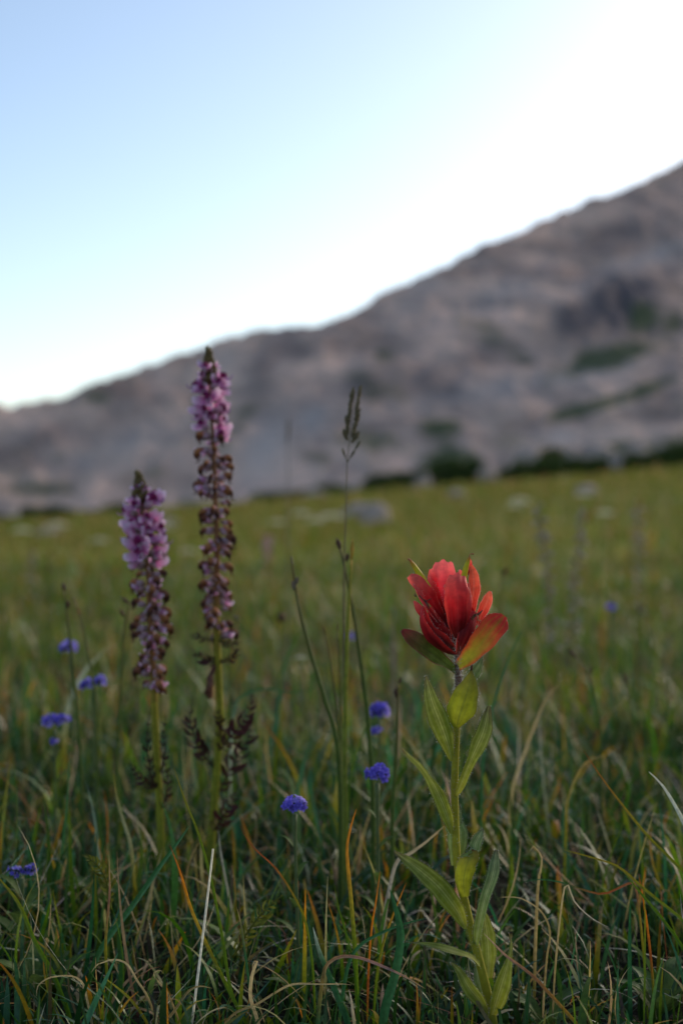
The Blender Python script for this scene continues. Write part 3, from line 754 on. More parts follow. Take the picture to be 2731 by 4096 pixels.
MM = .001
def v3(*p): return [np.array(q, float) * MM for q in p]
def floret_meshes():
    d = {}
    V, f, uv = tube_geo(v3((0, 0, -.3), (1., 0, 0), (2.2, 0, .5), (3.2, 0, 1.0)), [(0, .7 * MM), (.3, 1.35 * MM), (.65, 1.5 * MM), (1, .8 * MM)], 8, 8)
    d['cal'] = mesh('calyx', V, quads(f), uv)
    # hood that bends over and ends in an upturned trunk
    hp = v3((2.0, 0, .6), (3.2, 0, 2.0), (4.4, 0, 2.7), (5.5, 0, 2.3), (6.0, 0, 1.3), (6.2, 0, .3), (7.0, 0, -.5), (8.3, 0, -.3), (9.0, 0, .9))
    V, f, uv = tube_geo(hp, [(0, .8 * MM), (.18, 1.2 * MM), (.34, 1.5 * MM), (.46, 1.35 * MM), (.56, .85 * MM), (.64, .4 * MM), (.8, .3 * MM), (1, .16 * MM)], 20, 8)
    V[:, 1] *= .8
    d['hood'] = mesh('hood', V, quads(f), uv)
    hp = v3((2.0, 0, .6), (3.4, 0, 1.5), (4.6, 0, 1.5), (5.6, 0, .6), (5.9, 0, -.4), (5.5, 0, -1.2), (6.0, 0, -2.0), (7.0, 0, -1.8))
    V, f, uv = tube_geo(hp, [(0, .8 * MM), (.18, 1.3 * MM), (.36, 1.6 * MM), (.5, 1.3 * MM), (.62, .6 * MM), (.75, .3 * MM), (1, .15 * MM)], 18, 8)
    V[:, 1] *= .8
    d['hood_old'] = mesh('withered_hood', V, quads(f), uv)
    PT = [(0, .3), (.3, .85), (.6, 1), (.85, .8), (1, .35)]
    parts = []
    for sy in (-1, 1):
        parts.append(leaf_geo(v3((2.4, sy * .6, .4), (3.4, sy * 2.0, .9), (4.6, sy * 3.0, 1.6), (5.4, sy * 3.3, 2.6)), 3.0 * MM, PT, normal=(1, 0, .2), cup=.35, nu=7, nv=5, seed=3))
    parts.append(leaf_geo(v3((2.6, 0, 0), (4.2, 0, -.5), (5.4, 0, -1.4)), 2.8 * MM, PT, normal=(.2, 0, 1), cup=.3, nu=7, nv=5, seed=5))
    d['lip'] = mesh('lip', *join_geo(parts))
    parts = []
    for sy in (-1, 1):
        parts.append(leaf_geo(v3((2.2, sy * .5, .2), (3.2, sy * 1.5, .2), (4.2, sy * 1.6, -.8)), 1.9 * MM, PT, normal=(1, 0, .4), cup=.6, wav=.3, nu=6, nv=4, seed=8))
    d['lip_old'] = mesh('withered_lip', *join_geo(parts))
    V, f, uv = leaf_geo(v3((0, 0, -.5), (2.0, 0, -.9), (4.2, 0, -.8), (6.4, 0, .4)), 1.3 * MM, [(0, .6), (.4, 1), (1, .1)], normal=(0, 0, 1), cup=.4, nu=6, nv=2)
    d['brac'] = mesh('floret_bract', V, f, uv)
    # tight bud
    V, f, uv = tube_geo(v3((0, 0, 0), (.6, 0, .8), (1.0, 0, 1.8), (.9, 0, 2.6)), [(0, .4 * MM), (.4, .8 * MM), (.75, .6 * MM), (1, .15 * MM)], 6, 7)
    d['bud'] = mesh('bud', V, quads(f), uv)
    return d
FM = floret_meshes()
def mcopy(key, mat, name):
    me = FM[key].copy(); me.name = name; me.materials.clear(); me.materials.append(mat); return me
M_wisp = plain_mat('pale_grey_seed_husk', (.30, .25, .19), (.46, .40, .32), 900., trans=.35)
FM2 = {'wcal': mcopy('cal', M_wisp, 'calyx'), 'whood': mcopy('lip_old', M_wisp, 'hood'), 'cal': mcopy('cal', M_cal, 'calyx'), 'hood': mcopy('hood', M_hood_new, 'hood'), 'hood_old': mcopy('hood_old', M_hood_old, 'hood'), 'hood_rust': mcopy('hood_old', M_hood_rust, 'hood'),
       'lip': mcopy('lip', M_lip_new, 'lip'), 'lip_old': mcopy('lip_old', M_lip_old, 'lip'), 'brac': mcopy('brac', M_frond, 'floret_bract'), 'bud': mcopy('bud', M_bud, 'bud')}

def frond_geo(pts, wid, pairs, normal=(0, -1, 0), seed=0):
    rs = random.Random(seed)
    c = cr(pts, 40)
    T = np.gradient(c, axis=0); T /= np.linalg.norm(T, axis=1)[:, None] + 1e-12
    n = np.array(normal, float); n /= np.linalg.norm(n)
    parts = [tube_geo(pts, [(0, .0007), (1, .0002)], 20, 5)]
    for k in range(pairs):
        t = .12 + .86 * k / (pairs - 1)
        i = int(t * 40)
        s = np.cross(T[i], n); s /= np.linalg.norm(s) + 1e-9
        L = wid * .40 * math.sin(math.pi * min(1, .12 + t * .95)) ** .7 * rs.uniform(.8, 1.2) + .0006
        for sg in (-1, 1):
            d = s * sg * .8 + T[i] * .6
            p0 = c[i]; p1 = p0 + d * L * .6; p2 = p0 + d * L * rs.uniform(.7, 1.1) + n * L * rs.uniform(-.3, .7) + T[i] * L * rs.uniform(.1, .8)
            g = leaf_geo([p0, p1, p2], L * rs.uniform(.4, .75), [(0, .5), (.4, 1), (.8, .7), (1, .1)], normal=n, roll=rs.uniform(-80, 80), cup=.4, nu=4, nv=2, seed=k)
            u = g[2].copy(); u[:, 1] = t
            parts.append((g[0], g[1], u))
    return join_geo(parts)

def frond(name, pts, wid, pairs, mat, parent=None, normal=(0, -1, 0), seed=0, **kw):
    o0 = parent.location if parent is not None else Vector((0, 0, 0))
    V, f, uv = frond_geo([np.array(Vector(p) - o0) for p in pts], wid, pairs, normal, seed)
    return ob(name, mesh(name, V, f, uv), mat, parent, **kw)

def elephant(pxpts, Y, label, spike_t, fresh_t, n, seed, fade=False, size=1.0, group=None, stem_r=.0021, lo=.9):
    if fade: stem_r = .0011; n = int(n * .7); size *= 1.5
    """pxpts: foot -> top of the plant, photograph pixels"""
    rs = random.Random(seed)
    pts = [P(px, py, Y) for px, py in pxpts]
    gx = pts[0].x
    base = Vector((gx, Y, Gz(gx, Y)))
    root = empty('elephanthead_flower', base, label, 'flower', group)
    full = [base + Vector((0, 0, -.01))] + pts
    tube('stem', full, [(0, stem_r * 1.3), (spike_t, stem_r), (.85, stem_r * .5), (.97, stem_r * .3), (1, stem_r * .1)], M_estem, root, 50, 9)
    c = cr([p - base for p in full], 400)
    for k in range(n):
        q = k / (n - 1)
        t = spike_t + (.965 - spike_t) * q ** lo
        i = int(t * 400); p = c[i]
        an = k * 2.39996 + rs.uniform(-.55, .55); i = max(0, min(400, i + rs.randint(-3, 3))); p = c[i]
        new = t > fresh_t + rs.uniform(-.012, .012) and not fade
        tight = t > .945
        tilt = rs.uniform(-.3, .3) + (.15 if new else -.25) + (.5 if tight else 0)
        sc = size * rs.uniform(.7, 1.25) * (1.30 if new else 1.22) * (.6 if tight else 1)
        M = Matrix.Translation(Vector(p) + Vector((math.cos(an), math.sin(an), 0)) * (stem_r * .5 + rs.uniform(0, .0022))) @ Matrix.Rotation(an, 4, 'Z') @ Matrix.Rotation(-tilt, 4, 'Y') @ Matrix.Rotation(rs.uniform(-.6, .6), 4, 'X') @ Matrix.Scale(sc, 4)
        f = ob('floret', FM2['wcal' if fade else 'cal'], None, root); f.matrix_local = M
        if fade:
            ob('hood', FM2['whood'], None, f)
        elif new:
            ob('hood', FM2['hood'], None, f).scale = (.88, .88, .88); ob('lip', FM2['lip'], None, f).scale = (1.0, 1.25, 1.25)
        else:
            ob('hood', FM2['hood_rust' if rs.random() < .45 else 'hood_old'], None, f)
            ob('lip', FM2['lip_old'] if rs.random() < .62 else FM2['lip'], None, f).scale = (.85, .85, .85)
        if rs.random() < .5 and not fade:
            ob('floret_bract', FM2['brac'], None, f)
    for k in range(0 if fade else 26):
        t = .94 + .055 * (k / 25)
        p = c[min(400, int(t * 400))]
        an = k * 2.4
        M = Matrix.Translation(Vector(p)) @ Matrix.Rotation(an, 4, 'Z') @ Matrix.Rotation(.55 - .75 * k / 25, 4, 'Y') @ Matrix.Scale(size * (2.3 - .8 * k / 25), 4)
        b = ob('bud', FM2['bud'], None, root); b.matrix_local = M
    return root

YE1, YE2 = .88, .86
e1 = elephant([(842, 3420), (850, 3300), (862, 3150), (878, 2900), (876, 2750), (868, 2560), (866, 2400), (868, 2200), (862, 2000), (852, 1750), (838, 1550), (834, 1400)], YE1,
              'tall purple elephant head flower spike with curled dark fronds on its stem', .493, .85, 106, 5, size=1.2, stem_r=.0023)
e2 = elephant([(646, 3480), (642, 3300), (632, 3100), (622, 2900), (614, 2720), (608, 2600), (600, 2450), (590, 2250), (575, 2080), (552, 1900)], YE2,
              'shorter purple elephant head flower spike beside the taller one', .520, .80, 76, 8, size=1.2, stem_r=.0021)
# fern-like leaves on the taller one
def ef(pl, wid, pairs, root, Y, seed, mat=None, name='frond'):
    pts = [P(px, py, Y + dy) for px, py, dy in pl]
    return frond(name, pts, wid, pairs, mat or M_frond, root, seed=seed)
ef([(868, 3010, 0), (912, 2960, -.01), (960, 2900, -.012), (1000, 2840, -.012), (1012, 2775, -.01)], .016, 11, e1, YE1, 1)
ef([(866, 2960, 0), (890, 2915, -.006), (880, 2880, -.01), (872, 2850, -.01), (880, 2830, -.01)], .008, 8, e1, YE1, 2)
ef([(868, 3080, 0), (800, 3000, -.008), (770, 2920, -.01), (760, 2840, -.008), (772, 2790, -.006)], .014, 11, e1, YE1, 3)
ef([(862, 3200, 0), (910, 3100, .006), (960, 3010, .01), (1000, 2930, .01), (1015, 2850, .01)], .018, 12, e1, YE1, 4)
ef([(850, 3330, 0), (890, 3270, -.012), (925, 3210, -.014), (950, 3150, -.012)], .016, 10, e1, YE1, 5)
ef([(872, 2650, 0), (830, 2640, -.004), (790, 2620, -.006), (765, 2590, -.004)], .010, 8, e1, YE1, 6)
ef([(872, 2650, 0), (915, 2640, -.004), (945, 2615, -.006), (955, 2580, -.004)], .008, 7, e1, YE1, 7)
ef([(868, 2560, 0), (830, 2560, -.004), (795, 2550, -.005), (755, 2540, -.004)], .007, 6, e1, YE1, 8)
ef([(868, 2560, 0), (900, 2575, -.004), (935, 2580, -.005), (965, 2565, -.004)], .007, 6, e1, YE1, 9)
leaf('withered_leaf', [P(866, 2650, YE1), P(845, 2700, YE1 - .006), P(838, 2750, YE1 - .008), P(838, 2795, YE1 - .006)], .0065, [(0, .3), (.5, .7), (.8, 1), (1, .3)], M_dry, e1, cup=.6, wav=.4, nu=10, nv=4)
ef([(634, 3120, 0), (660, 3010, -.004), (655, 2930, -.006), (665, 2860, -.004)], .008, 9, e2, YE2, 11)
ef([(636, 3180, 0), (600, 3080, -.004), (590, 2950, -.006), (598, 2850, -.004)], .008, 9, e2, YE2, 12)
ef([(640, 3250, 0), (665, 3180, -.004), (668, 3100, -.006), (650, 3030, -.004)], .009, 9, e2, YE2, 13)
ef([(640, 3150, 0), (580, 3130, -.01), (545, 3090, -.012), (530, 3055, -.01)], .010, 8, e2, YE2, 14)
# blurred, faded ones farther back
FG = 'faded flower spikes farther back'
elephant([(2215, 2620), (2200, 2450), (2190, 2280), (2165, 2120), (2150, 1990)], 1.75, 'wispy pale seed spike leaning away behind the red flower', .30, 2, 44, 21, True, 1.0, FG)
elephant([(2290, 2640), (2290, 2450), (2305, 2250), (2322, 2120), (2318, 2000)], 1.8, 'wispy pale seed spike beside another equal one behind the red flower', .30, 2, 44, 22, True, 1.0, FG)
elephant([(2560, 2560), (2555, 2350), (2550, 2150), (2545, 1990)], 2.2, 'lone wispy pale seed spike in the olive grass', .35, 2, 40, 23, True, 1.0, FG)
elephant([(1065, 2300), (1068, 2200), (1072, 2130)], 4.2, 'tiny dull purple spike far off in the meadow', .3, .5, 26, 24, False, 1.1, FG)
elephant([(138, 2420), (132, 2300), (130, 2190)], 3.2, 'small pale spike standing alone far off in the meadow', .35, 2, 26, 25, True, 1.1, FG)

# ------------------------------------------------------------------ blue flowers
M_blue = plant_mat('violet_blue_petal', [(.0, (.06, .035, .24)), (.35, (.12, .085, .52)), (1., (.26, .20, .82))], vein=(.08, .05, .40), vein_amt=.3, trans=.4, rough=.5, mott=.15, noise_scale=900.)
M_blue2 = plant_mat('lilac_blue_petal', [(.0, (.14, .08, .40)), (.4, (.34, .25, .78)), (1., (.62, .52, .95))], vein=(.14, .08, .5), vein_amt=.3, trans=.4, rough=.5, mott=.15, noise_scale=900.)
M_bcal = plain_mat('dark_calyx', (.014, .018, .030), (.03, .045, .035), 700., trans=.1)
M_bstem = plain_mat('downy_green_stem', (.085, .11, .03), (.11, .14, .05), 300., trans=.15)
M_bleaf = plant_mat('small_leaf', [(.0, (.10, .15, .03)), (1., (.075, .13, .03))], vein=(.14, .18, .05), trans=.35)
def corolla_geo(r):
    parts = []
    for k in range(5):
        a = k * 2 * math.pi / 5
        d = np.array([math.cos(a), math.sin(a), 0])
        L = r * random.uniform(.9, 1.1)
        parts.append(leaf_geo([np.array([0, 0, -.0002]), d * L * .5 + np.array([0, 0, .0004]), d * L + np.array([0, 0, .0009])], L * .8, [(0, .3), (.4, .85), (.65, 1), (.88, .6), (1, .15)], normal=(0, 0, 1), cup=.3, nu=5, nv=4, seed=k))
    parts.append(tube_geo([np.array([0, 0, -.0035]), np.array([0, 0, -.001]), np.array([0, 0, .0002])], [(0, .0005), (.6, .0006), (1, .0010)], 4, 6))
    return join_geo(parts)
BC = [mesh('corolla', *corolla_geo(.0026)) for _ in range(3)]
BC2 = [m.copy() for m in BC]
for m in BC: m.materials.append(M_blue)
for m in BC2: m.materials.append(M_blue2)
V_, f_, uv_ = tube_geo(v3((0, 0, -4.2), (0, 0, -2.5), (0, 0, -.8)), [(0, .5 * MM), (.5, 1.1 * MM), (1, .8 * MM)], 5, 6)
BCAL = mesh('calyx', V_, quads(f_), uv_); BCAL.materials.append(M_bcal)
def blue_flower(px, py, Y, label, r=.0055, n=16, bend=0., seed=0, heads=None, extra=None, basal=0.0, wide=1.0):
    r *= .92
    rs = random.Random(seed)
    top = P(px, py, Y)
    gx = top.x + bend
    base = Vector((gx, Y, Gz(gx, Y)))
    root = empty('blue_flower', base, label, 'flower', 'blue meadow flowers')
    hd = top + Vector((0, 0, -r * .9))
    tube('stem', [base + Vector((0, 0, -.008)), base.lerp(hd, .4) + Vector((bend * .1, 0, 0)), base.lerp(hd, .8), hd], [(0, .0012), (.8, .0008), (1, .0014)], M_bstem, root, 16, 7)
    hs = heads or [(0, 0, 1)]
    for hx, hz, hsz in hs:
        hc = top - base + Vector((hx, 0, hz))
        for k in range(n):
            z = 1 - (k + .5) / n * 1.5
            a = k * 2.39996 + rs.uniform(-.3, .3)
            s = math.sqrt(max(0, 1 - z * z))
            d = Vector((math.cos(a) * s * wide, math.sin(a) * s * wide, z * .8 + .1))
            q = d.normalized().to_track_quat('Z', 'Y').to_matrix().to_4x4()
            M = Matrix.Translation(hc + d * r * hsz * rs.uniform(.6, 1.12)) @ q @ Matrix.Rotation(rs.uniform(0, 6), 4, 'Z') @ Matrix.Rotation(rs.uniform(-.5, .5), 4, 'X') @ Matrix.Scale(rs.uniform(.75, 1.25) * hsz * r / .0055, 4)
            o = ob('floret', rs.choice(BC2 if (d.x > .1 and rs.random() < .6) or rs.random() < .25 else BC), None, root); o.matrix_local = M
            if k % 2 == 0 or z < .2:
                c2 = ob('calyx', BCAL, None, o)
        # cup under the head
        for k in range(9):
            a = k * .7; d = Vector((math.cos(a) * .8, math.sin(a) * .8, -.35))
            M = Matrix.Translation(hc + d * r * hsz * .6) @ d.to_track_quat('Z', 'Y').to_matrix().to_4x4() @ Matrix.Scale(1.4 * hsz, 4)
            o = ob('calyx', BCAL, None, root); o.matrix_local = M
    hgt = top.z - base.z
    for k in range(5):
        z = hgt * (.12 + .17 * k) ; a = k * 2.1 + rs.uniform(0, 1)
        d = Vector((math.cos(a), math.sin(a), 0)); p = base.lerp(hd, z / hgt)
        L = .012 * (1.15 - .1 * k) * (1 + basal)
        leaf('leaf', [p, p + d * L * .5 + Vector((0, 0, L * .55)), p + d * L + Vector((0, 0, L * .7))], L * .45, [(0, .4), (.4, 1), (.8, .6), (1, .1)], M_bleaf, root, normal=(-d.x * .5, -d.y * .5, .8), cup=.3, nu=7, nv=4)
    return root
blue_flower(1178, 3222, .715, 'violet blue flower head, loose and lopsided, between straw blades before the tall sedges', .0052, 17, .002, 1)
blue_flower(1508, 3100, .755, 'full round lilac blue flower head on pale stem beside the red flower', .0056, 20, .001, 2)
blue_flower(1518, 2850, .93, 'violet blue flower with a smaller bud cluster hanging under its head', .0068, 18, -.001, 3, [(0, 0, 1), (-.002, -.0125, .55)])
blue_flower(282, 2592, 1.08, 'blue flower behind a dark sedge stalk, the tallest of its patch', .0066, 18, .004, 4)
blue_flower(372, 2735, 1.0, 'deep violet flower with two heads side by side near the shorter purple spike', .0052, 15, .003, 5, [(-.0046, -.001, .95), (.0048, .0012, .95)])
blue_flower(222, 2888, .94, 'wide violet blue flower head with a tiny one below it on the stem', .0056, 16, .0, 6, [(-.0036, 0, .95), (.004, .0008, .95), (-.001, -.013, .5)])
blue_flower(90, 3488, .745, 'low blue flower with two small open heads close to the ground', .0042, 11, .001, 7, [(-.0036, 0, .95), (.0044, .0006, .95)], basal=.9)
blue_flower(1402, 2548, 1.45, 'small blurred blue flower behind the tall grass stems', .0050, 12, .0, 8)
blue_flower(2442, 2430, 1.6, 'lone blurred blue bud in the green grass under the faded spikes', .0056, 12, .0, 9)

# ------------------------------------------------------------------ sedges and grass heads
M_sedge = plant_mat('sedge_stalk', [(.0, (.05, .085, .015)), (.6, (.085, .12, .022)), (1., (.13, .10, .03))], trans=.1, mott=.2)
M_spk = plain_mat('brown_spikelet', (.055, .022, .014), (.16, .075, .05), 900., trans=.1)
M_spk2 = plain_mat('tan_spikelet', (.16, .10, .07), (.34, .26, .20), 900., trans=.2)
M_pan = plain_mat('olive_panicle', (.10, .075, .035), (.27, .20, .10), 900., trans=.2)
def scale_spikelet(c, L, r, d, n=10, seed=0):
    """overlapping scales around an axis"""
    rs = random.Random(seed)
    parts = []
    d = np.array(d, float); d /= np.linalg.norm(d)
    s = np.cross(d, [0, 1, 0]); s /= np.linalg.norm(s) + 1e-9; b = np.cross(s, d)
    c = np.array(c, float)
    for k in range(n):
        t = k / n; a = k * 2.4
        e = math.cos(a) * s + math.sin(a) * b
        p0 = c + d * L * t * .7
        rr = r * math.sin(math.pi * (.2 + .75 * t))
        p1 = p0 + e * rr + d * L * .18; p2 = p0 + e * rr * .6 + d * L * .42
        parts.append(leaf_geo([p0, p1, p2], r * 1.5, [(0, .5), (.5, 1), (1, .08)], normal=e, cup=-.5, nu=3, nv=2, seed=k))
    parts.append(tube_geo([c - d * L * .05, c + d * L * .5, c + d * L], [(0, r * .3), (.5, r * .7), (1, r * .1)], 5, 6))
    return join_geo(parts)

def sedge(pl, Y, label, spikes, r=.0006, mat=None, smat=None, tip=None, cat='sedge', name='sedge_stalk', group='sedge and rush stalks'):
    """pl: pixels top -> foot; spikes: (t from top, length, radius, side offset, angle)"""
    pts = [P(px, py, Y) for px, py in pl]
    gx = pts[-1].x
    base = Vector((gx, Y, Gz(gx, Y)))
    root = empty(name, base, label, cat, group)
    full = [base + Vector((0, 0, -.006))] + (pts[::-1] if pts[-1].z > base.z + .01 else pts[:-1][::-1])
    tube('stalk', full, [(0, r * 1.2), (.7, r), (1, r * .5)], mat or M_sedge, root, 40, 7)
    c = cr([p - base for p in full], 200)
    for k, (t, L, rr, off, ang) in enumerate(spikes):
        i = 200 - int(t * 200); p = c[i] + np.array([off, 0, 0])
        V, f, uv = scale_spikelet(p, L, rr, (math.sin(ang), 0, math.cos(ang)), 10, k)
        ob('spikelet', mesh('spikelet', V, f, uv), smat or M_spk, root)
    return root
sedge([(1165, 2225), (1180, 2340), (1200, 2450), (1245, 2620), (1300, 2800), (1345, 2960), (1360, 3200)], .83, 'leaning green sedge stalk with one whitish spikelet under its brown tip', [(.09, .006, .0019, -.001, -.1), (.075, .005, .0014, .0006, .2)], .0013, smat=M_spk2)
sedge([(1352, 2170), (1372, 2240), (1390, 2330), (1408, 2420), (1430, 2560), (1460, 2780), (1472, 2900), (1490, 3200)], .83, 'tall green sedge stalk with a brown club spikelet at its very top', [(.02, .0072, .0019, 0, -.3), (.05, .005, .0016, .002, .15)], .0013)
sedge([(1405, 2240), (1400, 2330), (1392, 2480), (1385, 2650), (1378, 2900), (1380, 3250)], .82, 'straight yellow green stalk with an orange pointed tip among the tall sedges', [(.0, .012, .0013, 0, .05)], .0013, mat=plant_mat('yellow_green_stalk', [(0, (.10, .13, .02)), (.6, (.20, .22, .03)), (.95, (.30, .27, .03)), (1, (.5, .25, .03))], trans=.15), smat=plain_mat('orange_tip', (.42, .30, .03), (.55, .22, .03), 500., trans=.2))
sedge([(1300, 2540), (1330, 2700), (1352, 2900), (1365, 3100), (1370, 3300)], .84, 'thin dark rush stem without a spikelet leaning into the tall sedges', [(.0, .006, .0005, 0, -.2)], .0008)
sedge([(1350, 2530), (1358, 2700), (1362, 2900), (1366, 3300)], .85, 'straight dark rush stem with bare tip in the tall sedge clump', [(.0, .006, .0005, 0, 0)], .0008)
sedge([(1588, 2735), (1590, 2800), (1586, 2950), (1578, 3100), (1568, 3300)], .80, 'dark green sedge with black brown spikelet between the blue and red flowers', [(.055, .0052, .0016, -.0008, -.1), (.0, .004, .0009, .001, .3)], .0011)
sedge([(258, 2360), (265, 2430), (275, 2500), (288, 2620), (305, 2800), (318, 2950), (330, 3200)], .92, 'dark sedge stalk with two black brown spikelets crossing the tallest blue flower', [(.005, .006, .0016, 0, -.15), (.06, .005, .0016, .001, .1)], .0011)
sedge([(292, 2390), (318, 2450), (335, 2520), (358, 2640), (380, 2780), (390, 3000)], .95, 'leaning sedge stalk with an orange brown spikelet over the twin violet heads', [(.07, .006, .0013, 0, -.3)], .0009, smat=plain_mat('orange_spikelet', (.25, .10, .04), (.4, .2, .08), 700., trans=.2))
sedge([(520, 2415), (505, 2480), (492, 2600), (485, 2750), (470, 3050)], .93, 'bent sedge with drooping brown spikelets beside the shorter purple spike', [(.0, .007, .0016, 0, -.9), (.05, .006, .0014, -.0015, -.5), (.02, .006, .0013, .004, .1)], .0010)
sedge([(2285, 2600), (2310, 2640), (2340, 2680), (2370, 2760), (2400, 2950)], 1.0, 'sedge with a slanting dark spikelet in the open grass by the red flower', [(.04, .009, .0014, 0, -.75), (.14, .006, .0012, .002, .2)], .0009)
sedge([(2495, 2700), (2510, 2760), (2520, 2830), (2530, 3000)], 1.05, 'short sedge with rusty spikelet low in the open grass', [(.05, .008, .0014, 0, -.3)], .0008)
sedge([(2010, 2300), (1990, 2420), (1965, 2560), (1945, 2750)], 1.35, 'blurred sedge with dark round head just behind the red bracts', [(.0, .008, .003, 0, .5)], .0011)
sedge([(1125, 2490), (1122, 2600), (1118, 2750), (1110, 2900)], 1.4, 'blurred stem with a dark brown button head left of the tall sedges', [(.0, .011, .0055, 0, 0)], .0012)
sedge([(2555, 2450), (2550, 2600), (2540, 2800)], 1.5, 'blurred sedge with brown tip near the lone blue bud', [(.0, .010, .0022, 0, 0)], .0010)
sedge([(1570, 2480), (1572, 2600), (1575, 2800)], 1.5, 'blurred pale straw stem standing between sedges and red flower', [(.0, .016, .0016, 0, 0)], .0018, mat=M_spk2, smat=M_spk2)
sedge([(195, 2290), (198, 2400), (200, 2550)], 2.2, 'far blurred sedge with dark head in the olive meadow', [(.0, .014, .004, 0, 0)], .0012)
sedge([(830, 2130), (832, 2300), (835, 2500)], 2.4, 'far blurred pale seed stalk between the two purple spikes', [(.0, .03, .003, 0, 0)], .0015, mat=M_spk2, smat=M_spk2)
sedge([(1150, 1770), (1152, 1950), (1150, 2300), (1150, 2600)], 1.9, 'very tall blurred reddish grass stem against the scree', [(.0, .035, .003, 0, .05)], .0009, mat=M_spk2, smat=M_spk2)
sedge([(945, 2480), (930, 2540), (920, 2700), (915, 2900)], 1.0, 'thin stem with a tiny pale button right of the taller purple spike', [(.0, .003, .0022, 0, 0)], .0006, smat=M_spk2)

def panicle_grass(Y=.82):
    pl = [(1420, 1590), (1408, 1680), (1398, 1760), (1388, 1850), (1385, 1990), (1378, 2200), (1374, 2450), (1376, 2800), (1384, 3250)]
    pts = [P(px, py, Y) for px, py in pl]
    base = Vector((pts[-1].x, Y, Gz(pts[-1].x, Y)))
    root = empty('panicle_grass', base, 'single tall grass stem with a narrow brown seed panicle rising against the mountain', 'grass')
    full = [base + Vector((0, 0, -.006)), pts[-1]] + pts[:-1][::-1] if pts[-1].z > base.z + .01 else [base + Vector((0, 0, -.006))] + pts[:-1][::-1]
    tube('stalk', full, [(0, .0009), (.5, .0006), (1, .0002)], M_pan, root, 40, 6)
    c = [P(px, py, Y) - base for px, py in [(1388, 1855), (1398, 1760), (1408, 1680), (1424, 1575)]]
    cc = cr(c, 100)
    for k in range(17):
        t = .30 + .66 * k / 16
        p = cc[int(t * 100)]
        sg = (-1) ** k; a = sg * random.uniform(.15, .6) * (1.2 - t)
        V, f, uv = scale_spikelet(p + np.array([sg * .0014, 0, 0]), .0072 * random.uniform(.8, 1.2), .0017 * (1.25 - .5 * t), (math.sin(a + .12), random.uniform(-.2, .2), math.cos(a)), 8, k)
        ob('spikelet', mesh('spikelet', V, f, uv), M_pan, root)
    # two low side branches
    for sx, ang, ln in ((1, .55, 2), (-1, -.35, 1)):
        p0 = cc[2]
        for q in range(ln):
            st = p0 + np.array([math.sin(ang), 0, math.cos(ang)]) * (.003 + .0055 * q)
            V, f, uv = scale_spikelet(st, .0060, .0010, (math.sin(ang), 0, math.cos(ang)), 8, q)
            ob('spikelet', mesh('spikelet', V, f, uv), M_pan, root)
        tube('branch', [Vector(p0) + base, Vector(p0) + base + Vector((math.sin(ang), 0, math.cos(ang))) * (.004 + .0055 * (ln - 1))], [(0, .0003), (1, .0002)], M_pan, root, 4, 5)
panicle_grass()
#==PART3==
# ------------------------------------------------------------------ single blades one can pick out
PINKS = (.36, .20, .17); PALEG = (.42, .48, .36)
def hero(pl, Y, w, cols, label, cat='grass blade', wp=None, name='grass_blade', roll=0., cup=.35, dys=None, group='single grass blades in the foreground', twist=0.):
    """pl: pixels tip -> foot, w: width in photograph pixels, cols: tip -> foot colours"""
    pts = [P(px, py, Y + (dys[i] if dys else 0)) for i, (px, py) in enumerate(pl)]
    z0 = Gz(pts[-1].x, pts[-1].y)
    if pts[-1].z > z0 + .002:
        d = pts[-1] - pts[-2]; d.normalize()
        e = pts[-1].copy(); e.z = z0 - .004; e.x += d.x * min(.02, (pts[-1].z - z0)) * .6
        if pts[-1].z - z0 > .02:
            pts.append(pts[-1].lerp(e, .5) + Vector((d.x * .002, .001, 0)))
        pts.append(e)
    base = pts[-1].copy()
    pts = pts[::-1]
    nu = 26
    V, f, uv = leaf_geo([p - base for p in pts], w * Y / F, wp or [(0, .8), (.35, 1), (.75, .8), (.93, .4), (1, .08)], roll=roll, cup=cup, nu=nu, nv=4, rolls=[(0, roll), (1, roll + twist)], wav=.06, seed=int(pl[0][0]))
    cs = cols[::-1]
    t = uv[:, 1]
    tt = np.linspace(0, 1, len(cs))
    C = np.stack([np.interp(t, tt, [q[k] for q in cs]) for k in range(3)], -1)
    C *= (1 - .25 * np.exp(-((uv[:, :1] - .5) / .12) ** 2))
    o = ob(name, mesh(name, V, f, uv, C), M_blade, None, label, cat, group)
    o.location = base
    return o
GA, GB, OL, TE = GREEN_A, GREEN_B, OLIVE, TEAL
hero([(853, 3395), (833, 3570), (813, 3736), (790, 3920), (768, 4093), (760, 4150)], .64, 13, [(.90, .80, .60), (.90, .82, .64), (.85, .74, .54)], 'straight pale straw stalk, bare and upright in the foreground grass', 'straw', [(0, 1), (1, .75)], name='straw_stalk', cup=.5)
hero([(681, 3382), (721, 3487), (765, 3634), (823, 3768), (893, 3914), (957, 4042), (990, 4110)], .648, 17, [RUST, ORANGE, (.45, .27, .02), OL, GB, GB, GA], 'grass blade with a vivid orange tip leaning on the pale straw stalk')
hero([(696, 3069), (740, 3200), (791, 3327), (842, 3506), (886, 3729), (918, 3934), (957, 4060)], .645, 14, [OL, GB, GB, GA], 'long thin dark green blade rising over the pale straw stalk')
hero([(759, 3302), (700, 3385), (638, 3468), (542, 3608), (440, 3742), (380, 3850), (345, 3980)], .70, 26, [TE, TE, TE, GA], 'broad blue green blade slanting under the shorter purple spike')
hero([(437, 3417), (439, 3500), (439, 3583), (424, 3774), (434, 3965), (446, 4080)], .665, 13, [STRAW2, (.3, .14, .08), OL, GA, GA], 'upright thin blade with a withered brown tip left of the orange one')
hero([(-20, 3490), (77, 3615), (140, 3761), (210, 3889), (255, 3997), (280, 4070)], .655, 22, [OL, GB, GA, GA], 'arched dark green blade below the low twin blue heads')
